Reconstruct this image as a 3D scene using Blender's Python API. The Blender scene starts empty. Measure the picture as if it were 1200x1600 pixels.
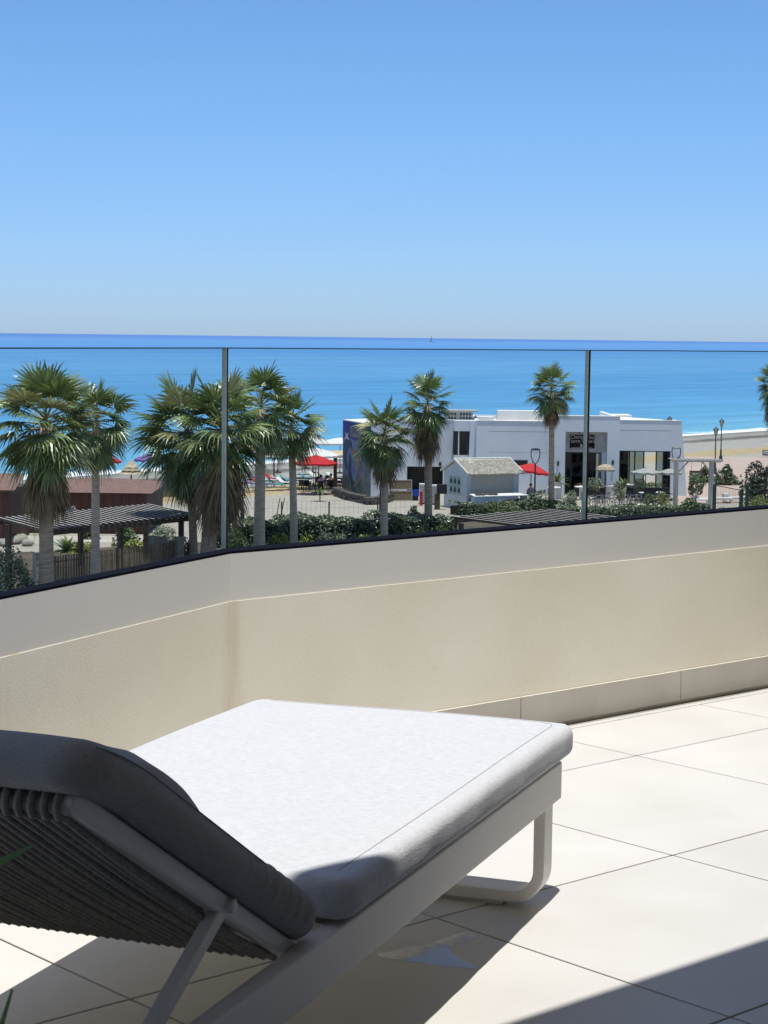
import bpy, math, random
from mathutils import Vector, Matrix, Quaternion
C = bpy.context.scene.collection
PI = math.pi
EYE = 12.5
FZ = EYE - 1.25            # balcony floor height
# ---------------------------------------------------------------- camera frame
pit = math.atan(273/3000); rol = math.atan(14.2/1200)
fw = Vector((0, math.cos(pit), -math.sin(pit)))
_r0 = Vector((1, 0, 0)); _u0 = Vector((0, math.sin(pit), math.cos(pit)))
rt = _r0*math.cos(rol) + _u0*math.sin(rol)
upv = _u0*math.cos(rol) - _r0*math.sin(rol)
EP = Vector((0, 0, EYE))
def ray(px, py): return fw*3000 + rt*(px-600) + upv*(800-py)
def G(px, py, z=0.0):
    d = ray(px, py); return EP + d*((z-EYE)/d.z)
def W(px, py, D):
    d = ray(px, py); return EP + d*(D/d.y)
def BX(px, D, z=0.0):
    """ground point seen in column px, D metres ahead"""
    py = 527 + (EYE-z)/D*3000
    p = W(px, py, D); return Vector((p.x, D, z))
# ---------------------------------------------------------------- materials
def nmat(name):
    m = bpy.data.materials.new(name); m.use_nodes = True
    nt = m.node_tree; b = nt.nodes['Principled BSDF']
    return m, nt, b
def N(nt, t, **k):
    n = nt.nodes.new(t)
    for a, v in k.items():
        if a in n.inputs.keys() if hasattr(n.inputs, 'keys') else False: n.inputs[a].default_value = v
        else: setattr(n, a, v)
    return n
def L(nt, a, b): nt.links.new(a, b)
def c4(c): return (c[0], c[1], c[2], 1)
def mat(name, col, rough=.6, col2=None, scale=4, detail=4, bump=0, bscale=60, metal=0, spec=.5, stretch=None, lo=.35, hi=.65, rnd=0, trans=0):
    m, nt, b = nmat(name)
    b.inputs['Roughness'].default_value = rough; b.inputs['Metallic'].default_value = metal
    b.inputs['Specular IOR Level'].default_value = spec
    tc = N(nt, 'ShaderNodeTexCoord'); vec = tc.outputs['Object']
    if stretch:
        mp = N(nt, 'ShaderNodeMapping'); mp.inputs['Scale'].default_value = stretch
        L(nt, vec, mp.inputs['Vector']); vec = mp.outputs['Vector']
    if col2 is None: col2 = tuple(x*.82 for x in col)
    no = N(nt, 'ShaderNodeTexNoise'); no.inputs['Scale'].default_value = scale; no.inputs['Detail'].default_value = detail
    L(nt, vec, no.inputs['Vector'])
    rp = N(nt, 'ShaderNodeValToRGB'); rp.color_ramp.elements[0].position = lo; rp.color_ramp.elements[1].position = hi
    rp.color_ramp.elements[0].color = c4(col2); rp.color_ramp.elements[1].color = c4(col)
    L(nt, no.outputs['Fac'], rp.inputs['Fac'])
    out = rp.outputs['Color']
    if rnd:
        ge = N(nt, 'ShaderNodeNewGeometry'); hs = N(nt, 'ShaderNodeHueSaturation')
        ma = N(nt, 'ShaderNodeMapRange'); ma.inputs['To Min'].default_value = 1-rnd; ma.inputs['To Max'].default_value = 1+rnd
        L(nt, ge.outputs['Random Per Island'], ma.inputs['Value']); L(nt, ma.outputs['Result'], hs.inputs['Value'])
        L(nt, out, hs.inputs['Color']); out = hs.outputs['Color']
    L(nt, out, b.inputs['Base Color'])
    if trans:   # thin leaf: light passes through
        tr = N(nt, 'ShaderNodeBsdfTranslucent'); mx = N(nt, 'ShaderNodeMixShader'); mx.inputs[0].default_value = trans
        L(nt, out, tr.inputs['Color']); L(nt, b.outputs[0], mx.inputs[1]); L(nt, tr.outputs[0], mx.inputs[2])
        L(nt, mx.outputs[0], nt.nodes['Material Output'].inputs['Surface'])
    if bump:
        bn = N(nt, 'ShaderNodeTexNoise'); bn.inputs['Scale'].default_value = bscale; bn.inputs['Detail'].default_value = 3
        L(nt, vec, bn.inputs['Vector'])
        bu = N(nt, 'ShaderNodeBump'); bu.inputs['Strength'].default_value = bump; bu.inputs['Distance'].default_value = .01
        L(nt, bn.outputs['Fac'], bu.inputs['Height']); L(nt, bu.outputs['Normal'], b.inputs['Normal'])
    return m
M = {}
M['tile'] = mat('porcelain tile', (.615, .603, .582), .5, (.555, .540, .515), 2.3, 9, .05, 200, rnd=.03, lo=.28, hi=.62)
M['joint'] = mat('open joint dark', (.03, .028, .025), .9)
M['stucco'] = mat('beige stucco', (.90, .872, .76), .92, (.82, .775, .635), 1.6, 9, .09, 220)
M['skirt'] = mat('skirting tile', (.60, .56, .50), .6, (.55, .51, .45), 6, 8, .05, 100, rnd=.02)
M['band'] = mat('painted aluminium band', (.74, .725, .69), .45, (.71, .695, .66), 1.2, 5)
M['bead'] = mat('sealant bead', (.36, .30, .21), .9, (.46, .40, .30), 14, 4, .4, 60)
M['shoe'] = mat('black glazing shoe', (.006, .007, .014), .9, spec=.05)
M['alu'] = mat('light aluminium trim', (.62, .61, .58), .45)
M['gutter'] = mat('gutter grey', (.30, .29, .27), .7, (.24, .23, .21), 9)
M['glassedge'] = mat('polished glass edge', (.42, .50, .47), .3, (.36, .43, .40), 20)
M['glasstop'] = mat('glass top edge', (.05, .12, .16), .2)
M['seal'] = mat('black silicone joint', (.008, .009, .009), .5)
M['frame'] = mat('stone grey powder coat', (.73, .715, .68), .45, (.71, .695, .66), 3, 4, .03, 400)
M['rope'] = mat('charcoal rope', (.30, .285, .26), .95, (.21, .20, .18), 120, 3, .3, 500)
M['fabric'] = mat('light grey outdoor fabric', (.59, .60, .625), .95, (.51, .52, .545), 70, 9, .35, 260, lo=.3, hi=.7, stretch=(1, 1.6, 1))
M['fabric_shade'] = mat('outdoor fabric darkened as shaded', (.37, .365, .36), .95, (.30, .295, .29), 220, 4, .25, 420, lo=.3, hi=.7)  # darker copy of the seat's fabric: the back's shade is in the colour
M['seam'] = mat('grey seam', (.30, .31, .33), .95)
M['seamd'] = mat('dark seam', (.22, .22, .225), .95)
M['black'] = mat('black plastic', (.015, .015, .016), .5)
M['black_metal'] = mat('black painted metal', (.018, .018, .02), .4)
M['darkroom'] = mat('dark interior', (.03, .03, .032), .9)
M['ceil'] = mat('terrace soffit', (.65, .57, .47), .9)
M['facade_warm'] = mat('warm render of the apartment', (.46, .39, .31), .9)
M['leaf_strap'] = mat('strap leaf', (.22, .33, .13), .5, (.16, .25, .10), 10, trans=.3)
M['clay'] = mat('grey planter', (.25, .24, .23), .8)
M['palm'] = mat('palm frond green', (.185, .245, .075), .38, (.09, .14, .042), .9, 3, rnd=.5, trans=.22, spec=.8)
M['palm_dry'] = mat('palm frond yellowing', (.36, .34, .16), .45, (.22, .23, .08), 1.2, 3, rnd=.35, trans=.2)
M['palm_dead'] = mat('dead palm frond', (.32, .24, .14), .8, (.17, .125, .072), 2, 3, rnd=.4, trans=.1)
M['palm_stem'] = mat('palm petiole', (.20, .20, .085), .5, (.13, .14, .06), 3)
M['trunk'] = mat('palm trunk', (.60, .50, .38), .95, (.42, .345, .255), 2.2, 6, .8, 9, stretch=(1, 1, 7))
M['trunkd'] = mat('palm trunk brown', (.46, .37, .27), .95, (.28, .22, .155), 2.2, 6, .8, 9, stretch=(1, 1, 7))
M['hedge'] = mat('hedge leaf dark green', (.20, .25, .145), .34, (.085, .118, .06), 2.5, 3, rnd=.6, spec=.8, trans=.12)
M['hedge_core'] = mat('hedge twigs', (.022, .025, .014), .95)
M['silver'] = mat('silver green leaf', (.27, .31, .22), .6, (.15, .185, .12), .8, 3, rnd=.4, trans=.15)
M['yellow_leaf'] = mat('yellow green leaf', (.36, .38, .07), .55, (.22, .26, .05), .8, 3, rnd=.35, trans=.2)
M['green_leaf'] = mat('fresh green leaf', (.15, .22, .065), .5, (.08, .13, .036), .8, 3, rnd=.4, trans=.18)
M['dark_leaf'] = mat('dark green leaf', (.085, .115, .055), .45, (.038, .055, .026), .6, 3, rnd=.5, trans=.1)
M['flower'] = mat('white blossom', (.75, .73, .66), .7)
M['flower_pink'] = mat('dusty pink seed heads', (.42, .28, .2), .7)
M['bark'] = mat('bark', (.10, .075, .055), .95, (.05, .04, .03), 6, 5, .6, 20)
M['render'] = mat('white render', (.71, .75, .81), .85, (.65, .69, .75), .5, 6, .1, 30)
M['render_top'] = mat('white roof paint', (.74, .73, .70), .85, (.66, .65, .62), .7)
M['recess'] = mat('cream render of the entrance', (.52, .49, .46), .85)
M['groove'] = mat('shadow groove', (.25, .27, .30), .9)
M['sign'] = mat('dark brown sign board', (.022, .014, .012), .8, spec=.1)
M['letter'] = mat('pale lettering', (.62, .60, .55), .6)
M['aluf'] = mat('anthracite window frame', (.020, .021, .024), .4)
M['concrete'] = mat('grey unit casing', (.36, .37, .37), .8)
M['white'] = mat('white paint', (.75, .75, .74), .6, (.66, .66, .65), 2)
M['whitewood'] = mat('whitewashed wood', (.52, .50, .46), .75, (.38, .365, .335), 3, 5, stretch=(1, 1, 6))
M['hutwall'] = mat('white clapboard', (.60, .64, .69), .75, (.53, .57, .62), 1.5)
M['hutcream'] = mat('cream roller shutter', (.52, .49, .42), .75, (.46, .43, .36), 1.5)
M['thatch'] = mat('weathered thatch', (.58, .55, .48), .95, (.36, .335, .29), 7, 5, .8, 30, rnd=.3)
M['thatch2'] = mat('pale straw', (.47, .40, .29), .95, (.30, .25, .17), 7, 5, .6, 30, rnd=.3)
M['poster'] = mat('pale green poster', (.36, .47, .45), .5)
M['brown'] = mat('brown stained wood', (.085, .045, .032), .75, (.05, .028, .02), 2, 6, .3, 30, stretch=(6, 6, .5), rnd=.2)
M['redbrown'] = mat('red brown planks', (.135, .055, .042), .75, (.095, .040, .030), 2, 6, .3, 30, stretch=(6, 6, .5), rnd=.15)
M['pergola'] = mat('dark weathered beams', (.085, .066, .055), .8, (.05, .038, .032), 2, 6, .3, 20, stretch=(3, 3, 3), rnd=.2)
M['pergola_top'] = mat('slat tops lightened as sunlit', (.44, .41, .39), .8, (.36, .33, .31), 2, 6)  # sunlight on the slat tops put into the colour, lighter than the sides
M['shingle'] = mat('red brown roof felt', (.21, .125, .105), .9, (.165, .095, .08), 3, 8, .4, 8)
M['picket'] = mat('weathered pickets', (.30, .215, .135), .85, (.16, .115, .07), 2, 6, .3, 20, stretch=(4, 4, .6), rnd=.35)
M['stone'] = mat('pale block stone', (.36, .34, .30), .9, (.26, .245, .215), 2.5, 8, .5, 10)
M['rubble'] = mat('dark rubble stone', (.12, .11, .10), .95, (.06, .055, .05), 3, 8, .8, 8)
M['bamboo'] = mat('reed screen', (.27, .215, .13), .9, (.16, .125, .075), 3, 6, .5, 20, stretch=(14, 14, .8))
M['ochre'] = mat('ochre reed screen', (.36, .25, .11), .9, (.22, .15, .07), 1.3, 7, .5, 9)
M['red'] = mat('red canvas', (.62, .03, .035), .8, (.52, .02, .028), 2, trans=.25)
M['redplain'] = mat('red paint', (.42, .03, .025), .6)
M['canvas'] = mat('white canvas', (.76, .76, .75), .85, (.68, .68, .67), 2, trans=.2)
M['cream'] = mat('cream canvas', (.66, .52, .34), .85, (.6, .46, .3), 2, trans=.2)
M['greycanvas'] = mat('grey canvas', (.38, .38, .36), .85, trans=.1)
M['purple'] = mat('purple canvas', (.22, .14, .42), .8, trans=.2)
M['blue'] = mat('blue plastic', (.02, .06, .42), .45)
M['teal'] = mat('turquoise canvas', (.12, .42, .52), .8, trans=.2)
M['skin'] = mat('skin', (.42, .25, .18), .6)
M['hair'] = mat('dark hair', (.02, .016, .013), .6)
M['shirt_white'] = mat('white shirt', (.66, .66, .70), .9)
M['shirt_grey'] = mat('grey shirt', (.22, .24, .33), .9)
M['trouser'] = mat('navy trousers', (.03, .045, .10), .9)
M['tyre'] = mat('tyre rubber', (.02, .02, .02), .8)
M['chrome'] = mat('bare metal', (.55, .56, .57), .3, metal=.8)
M['greenmetal'] = mat('dark green fence', (.012, .035, .022), .5)
M['lampglass'] = mat('lantern glass', (.55, .50, .42), .2)
M['lampgrey'] = mat('grey lamp head', (.22, .24, .24), .5)
M['mural_sky'] = mat('mural deep blue', (.016, .045, .25), .7, (.010, .03, .18), .9)
M['mural_water'] = mat('mural pale blue', (.17, .26, .40), .7, (.08, .14, .26), 1.3)
M['mural_dark'] = mat('mural navy', (.018, .035, .085), .7, (.03, .06, .14), 1.6)
M['mural_pink'] = mat('mural salmon', (.36, .165, .13), .7, (.24, .09, .085), 2)
M['mural_green'] = mat('mural sea green', (.10, .15, .10), .7, (.05, .085, .06), 1.6)
M['mural_grey'] = mat('mural grey rock', (.22, .235, .22), .7, (.11, .13, .12), 1.6)
M['soil'] = mat('garden soil', (.10, .078, .055), .95, (.06, .05, .035), .7, 8)
M['paving'] = mat('pink concrete promenade', (.46, .355, .30), .9, (.40, .31, .265), .15, 8)
M['path'] = mat('pale path', (.48, .45, .39), .9, (.40, .37, .32), .4, 8)

def window_glass(name, tint, refl=.16):
    m, nt, b = nmat(name)
    out = nt.nodes['Material Output']
    tr = N(nt, 'ShaderNodeBsdfTransparent'); tr.inputs['Color'].default_value = c4(tint)
    gl = N(nt, 'ShaderNodeBsdfGlossy'); gl.inputs['Roughness'].default_value = .01
    fr = N(nt, 'ShaderNodeFresnel'); fr.inputs['IOR'].default_value = 1.45
    mx = N(nt, 'ShaderNodeMixShader')
    ge = N(nt, 'ShaderNodeNewGeometry'); inv = N(nt, 'ShaderNodeMath', operation='SUBTRACT'); inv.inputs[0].default_value = 1
    L(nt, ge.outputs['Backfacing'], inv.inputs[1])
    mu = N(nt, 'ShaderNodeMath', operation='MULTIPLY'); L(nt, fr.outputs[0], mu.inputs[0]); L(nt, inv.outputs[0], mu.inputs[1])
    L(nt, mu.outputs[0], mx.inputs[0]); L(nt, tr.outputs[0], mx.inputs[1]); L(nt, gl.outputs[0], mx.inputs[2])
    L(nt, mx.outputs[0], out.inputs['Surface'])
    return m
M['glass'] = window_glass('balustrade glass', (.945, .975, .975))
M['winglass'] = window_glass('window glass', (.55, .62, .64))

def stucco_stain():
    m = M['stucco']; nt = m.node_tree; b = nt.nodes['Principled BSDF']; old = b.inputs['Base Color'].links[0].from_socket
    tc = N(nt, 'ShaderNodeTexCoord'); sp = N(nt, 'ShaderNodeSeparateXYZ'); L(nt, tc.outputs['Object'], sp.inputs[0])
    cb = N(nt, 'ShaderNodeCombineXYZ'); L(nt, sp.outputs['X'], cb.inputs[0]); L(nt, sp.outputs['Y'], cb.inputs[1])
    ln = N(nt, 'ShaderNodeVectorMath', operation='LENGTH'); L(nt, cb.outputs[0], ln.inputs[0])
    no = N(nt, 'ShaderNodeTexNoise'); no.inputs['Scale'].default_value = 1; no.inputs['Detail'].default_value = 6
    mp = N(nt, 'ShaderNodeMapping'); mp.inputs['Scale'].default_value = (26, 26, 2.2); L(nt, tc.outputs['Object'], mp.inputs['Vector']); L(nt, mp.outputs[0], no.inputs['Vector'])
    r1 = N(nt, 'ShaderNodeMapRange'); r1.inputs['From Min'].default_value = .055; r1.inputs['From Max'].default_value = .015; L(nt, ln.outputs['Value'], r1.inputs['Value'])
    r2 = N(nt, 'ShaderNodeMapRange'); r2.inputs['From Min'].default_value = .3; r2.inputs['From Max'].default_value = .7; L(nt, no.outputs['Fac'], r2.inputs['Value'])
    mu = N(nt, 'ShaderNodeMath', operation='MULTIPLY'); L(nt, r1.outputs[0], mu.inputs[0]); L(nt, r2.outputs[0], mu.inputs[1])
    mu2 = N(nt, 'ShaderNodeMath', operation='MULTIPLY'); mu2.inputs[1].default_value = .55; L(nt, mu.outputs[0], mu2.inputs[0])
    mx = N(nt, 'ShaderNodeMixRGB'); L(nt, mu2.outputs[0], mx.inputs[0]); L(nt, old, mx.inputs[1]); mx.inputs[2].default_value = (.50, .36, .18, 1)
    # small scuffs
    n3 = N(nt, 'ShaderNodeTexNoise'); n3.inputs['Scale'].default_value = 7; n3.inputs['Detail'].default_value = 9; n3.inputs['Roughness'].default_value = .72; L(nt, tc.outputs['Object'], n3.inputs['Vector'])
    r3 = N(nt, 'ShaderNodeMapRange'); r3.inputs['From Min'].default_value = .655; r3.inputs['From Max'].default_value = .75; r3.inputs['To Max'].default_value = .45; L(nt, n3.outputs['Fac'], r3.inputs['Value'])
    m2 = N(nt, 'ShaderNodeMixRGB'); L(nt, r3.outputs[0], m2.inputs[0]); L(nt, mx.outputs[0], m2.inputs[1]); m2.inputs[2].default_value = (.52, .47, .40, 1)
    L(nt, m2.outputs[0], b.inputs['Base Color'])
stucco_stain()
# sea
def sea_mat():
    m, nt, b = nmat('sea water')
    out = nt.nodes['Material Output']
    tc = N(nt, 'ShaderNodeTexCoord'); sp = N(nt, 'ShaderNodeSeparateXYZ'); L(nt, tc.outputs['Object'], sp.inputs[0])
    # object y = distance out to sea from the shoreline
    lg = N(nt, 'ShaderNodeMath', operation='LOGARITHM'); mxm = N(nt, 'ShaderNodeMath', operation='MAXIMUM'); mxm.inputs[1].default_value = 1
    L(nt, sp.outputs['Y'], mxm.inputs[0]); L(nt, mxm.outputs[0], lg.inputs[0]); lg.inputs[1].default_value = 10
    mp = N(nt, 'ShaderNodeMapping'); mp.inputs['Scale'].default_value = (.0018, .0075, 1); L(nt, tc.outputs['Object'], mp.inputs['Vector'])
    st = N(nt, 'ShaderNodeTexNoise'); st.inputs['Scale'].default_value = 1; st.inputs['Detail'].default_value = 6; st.inputs['Roughness'].default_value = .65
    L(nt, mp.outputs[0], st.inputs['Vector'])
    ad = N(nt, 'ShaderNodeMath', operation='MULTIPLY_ADD'); ad.inputs[1].default_value = 1.5; L(nt, st.outputs['Fac'], ad.inputs[0]); L(nt, lg.outputs[0], ad.inputs[2])
    mr = N(nt, 'ShaderNodeMapRange'); mr.inputs['From Min'].default_value = 1.5; mr.inputs['From Max'].default_value = 5.2; L(nt, ad.outputs[0], mr.inputs['Value'])
    rp = N(nt, 'ShaderNodeValToRGB'); e = rp.color_ramp.elements
    e[0].position = 0; e[0].color = (.11, .35, .51, 1)
    e[1].position = 1; e[1].color = (.045, .145, .42, 1)
    for p_, c_ in ((.22, (.062, .275, .485, 1)), (.40, (.038, .22, .45, 1)), (.52, (.062, .245, .47, 1)), (.62, (.034, .185, .44, 1)), (.74, (.06, .215, .47, 1)), (.84, (.035, .15, .42, 1))):
        q = e.new(p_); q.color = c_
    L(nt, mr.outputs[0], rp.inputs['Fac'])
    # foam
    m2 = N(nt, 'ShaderNodeMapping'); m2.inputs['Scale'].default_value = (.11, .32, 1); L(nt, tc.outputs['Object'], m2.inputs['Vector'])
    fn = N(nt, 'ShaderNodeTexNoise'); fn.inputs['Scale'].default_value = 1; fn.inputs['Detail'].default_value = 8; fn.inputs['Roughness'].default_value = .7
    L(nt, m2.outputs[0], fn.inputs['Vector'])
    fr_ = N(nt, 'ShaderNodeMapRange'); fr_.inputs['From Min'].default_value = 11; fr_.inputs['From Max'].default_value = 0.5
    fr_.inputs['To Min'].default_value = -.28; fr_.inputs['To Max'].default_value = .22
    L(nt, sp.outputs['Y'], fr_.inputs['Value'])
    fa = N(nt, 'ShaderNodeMath', operation='ADD'); L(nt, fn.outputs['Fac'], fa.inputs[0]); L(nt, fr_.outputs[0], fa.inputs[1])
    fs = N(nt, 'ShaderNodeMapRange'); fs.inputs['From Min'].default_value = .50; fs.inputs['From Max'].default_value = .60; L(nt, fa.outputs[0], fs.inputs['Value'])
    mc = N(nt, 'ShaderNodeMixRGB'); L(nt, fs.outputs[0], mc.inputs[0]); L(nt, rp.outputs['Color'], mc.inputs[1]); mc.inputs[2].default_value = (.8, .82, .82, 1)
    m4 = N(nt, 'ShaderNodeMapping'); m4.inputs['Scale'].default_value = (.014, .075, 1); L(nt, tc.outputs['Object'], m4.inputs['Vector'])
    w4 = N(nt, 'ShaderNodeTexNoise'); w4.inputs['Scale'].default_value = 1; w4.inputs['Detail'].default_value = 10; w4.inputs['Roughness'].default_value = .72; L(nt, m4.outputs[0], w4.inputs['Vector'])
    r4 = N(nt, 'ShaderNodeMapRange'); r4.inputs['From Min'].default_value = .35; r4.inputs['From Max'].default_value = .65; r4.inputs['To Min'].default_value = .84; r4.inputs['To Max'].default_value = 1.16; L(nt, w4.outputs['Fac'], r4.inputs['Value'])  # light and dark of small waves put into the colour as streak noise
    h4 = N(nt, 'ShaderNodeHueSaturation'); h4.inputs['Saturation'].default_value = .94; L(nt, mc.outputs[0], h4.inputs['Color']); L(nt, r4.outputs[0], h4.inputs['Value'])
    df = N(nt, 'ShaderNodeBsdfDiffuse'); L(nt, h4.outputs[0], df.inputs['Color'])
    gl = N(nt, 'ShaderNodeBsdfGlossy'); gl.inputs['Roughness'].default_value = .35; gl.inputs['Color'].default_value = (.8, .9, 1, 1)
    m3 = N(nt, 'ShaderNodeMapping'); m3.inputs['Scale'].default_value = (.10, .30, 1); L(nt, tc.outputs['Object'], m3.inputs['Vector'])
    w1 = N(nt, 'ShaderNodeTexNoise'); w1.inputs['Scale'].default_value = 1; w1.inputs['Detail'].default_value = 7; L(nt, m3.outputs[0], w1.inputs['Vector'])
    bu = N(nt, 'ShaderNodeBump'); bu.inputs['Strength'].default_value = .9; bu.inputs['Distance'].default_value = 1.6
    L(nt, w1.outputs['Fac'], bu.inputs['Height']); L(nt, bu.outputs[0], gl.inputs['Normal']); L(nt, bu.outputs[0], df.inputs['Normal'])
    mx = N(nt, 'ShaderNodeMixShader'); mx.inputs[0].default_value = .15
    L(nt, df.outputs[0], mx.inputs[1]); L(nt, gl.outputs[0], mx.inputs[2]); L(nt, mx.outputs[0], out.inputs['Surface'])
    return m
M['sea'] = sea_mat()
def ground_mat():
    m, nt, b = nmat('sand and gravel'); b.inputs['Roughness'].default_value = .95
    tc = N(nt, 'ShaderNodeTexCoord'); sp = N(nt, 'ShaderNodeSeparateXYZ'); L(nt, tc.outputs['Object'], sp.inputs[0])
    n1 = N(nt, 'ShaderNodeTexNoise'); n1.inputs['Scale'].default_value = .12; n1.inputs['Detail'].default_value = 9; n1.inputs['Roughness'].default_value = .7
    L(nt, tc.outputs['Object'], n1.inputs['Vector'])
    ma = N(nt, 'ShaderNodeMath', operation='MULTIPLY_ADD'); ma.inputs[1].default_value = 9; L(nt, n1.outputs['Fac'], ma.inputs[0]); L(nt, sp.outputs['Y'], ma.inputs[2])
    mr = N(nt, 'ShaderNodeMapRange'); mr.inputs['From Min'].default_value = 90; mr.inputs['From Max'].default_value = 160; L(nt, ma.outputs[0], mr.inputs['Value'])
    rp = N(nt, 'ShaderNodeValToRGB'); e = rp.color_ramp.elements
    stops = [(0, (.365, .335, .285)), (.22, (.365, .335, .285)), (.25, (.40, .31, .175)), (.33, (.41, .32, .18)), (.36, (.34, .325, .295)), (.56, (.335, .32, .29)),
             (.62, (.32, .305, .275)), (.68, (.22, .21, .19)), (1, (.16, .15, .135))]
    e[0].position, e[0].color = stops[0][0], c4(stops[0][1]); e[1].position, e[1].color = stops[-1][0], c4(stops[-1][1])
    for p_, c_ in stops[1:-1]:
        q = e.new(p_); q.color = c4(c_)
    L(nt, mr.outputs[0], rp.inputs['Fac'])
    # wrack line
    mp = N(nt, 'ShaderNodeMapping'); mp.inputs['Scale'].default_value = (.06, .22, 1); L(nt, tc.outputs['Object'], mp.inputs['Vector'])
    wn = N(nt, 'ShaderNodeTexNoise'); wn.inputs['Scale'].default_value = 1; wn.inputs['Detail'].default_value = 10; wn.inputs['Roughness'].default_value = .75
    L(nt, mp.outputs[0], wn.inputs['Vector'])
    d = N(nt, 'ShaderNodeMath', operation='SUBTRACT'); L(nt, sp.outputs['Y'], d.inputs[0]); d.inputs[1].default_value = 125
    ab = N(nt, 'ShaderNodeMath', operation='ABSOLUTE'); L(nt, d.outputs[0], ab.inputs[0])
    wr = N(nt, 'ShaderNodeMapRange'); wr.inputs['From Min'].default_value = 0; wr.inputs['From Max'].default_value = 9; wr.inputs['To Min'].default_value = .16; wr.inputs['To Max'].default_value = -.3
    L(nt, ab.outputs[0], wr.inputs['Value'])
    wa = N(nt, 'ShaderNodeMath', operation='ADD'); L(nt, wn.outputs['Fac'], wa.inputs[0]); L(nt, wr.outputs[0], wa.inputs[1])
    ws = N(nt, 'ShaderNodeMapRange'); ws.inputs['From Min'].default_value = .47; ws.inputs['From Max'].default_value = .57; ws.inputs['To Max'].default_value = .8; L(nt, wa.outputs[0], ws.inputs['Value'])
    mc = N(nt, 'ShaderNodeMixRGB'); L(nt, ws.outputs[0], mc.inputs[0]); L(nt, rp.outputs['Color'], mc.inputs[1]); mc.inputs[2].default_value = (.075, .062, .05, 1)
    # fine mottling
    n2 = N(nt, 'ShaderNodeTexNoise'); n2.inputs['Scale'].default_value = .9; n2.inputs['Detail'].default_value = 10; n2.inputs['Roughness'].default_value = .75
    L(nt, tc.outputs['Object'], n2.inputs['Vector'])
    r2 = N(nt, 'ShaderNodeMapRange'); r2.inputs['From Min'].default_value = .3; r2.inputs['From Max'].default_value = .7; r2.inputs['To Min'].default_value = .72; r2.inputs['To Max'].default_value = 1.12
    L(nt, n2.outputs['Fac'], r2.inputs['Value'])
    hs = N(nt, 'ShaderNodeHueSaturation'); L(nt, mc.outputs[0], hs.inputs['Color']); L(nt, r2.outputs[0], hs.inputs['Value'])
    L(nt, hs.outputs[0], b.inputs['Base Color'])
    return m
M['ground'] = ground_mat()
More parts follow.
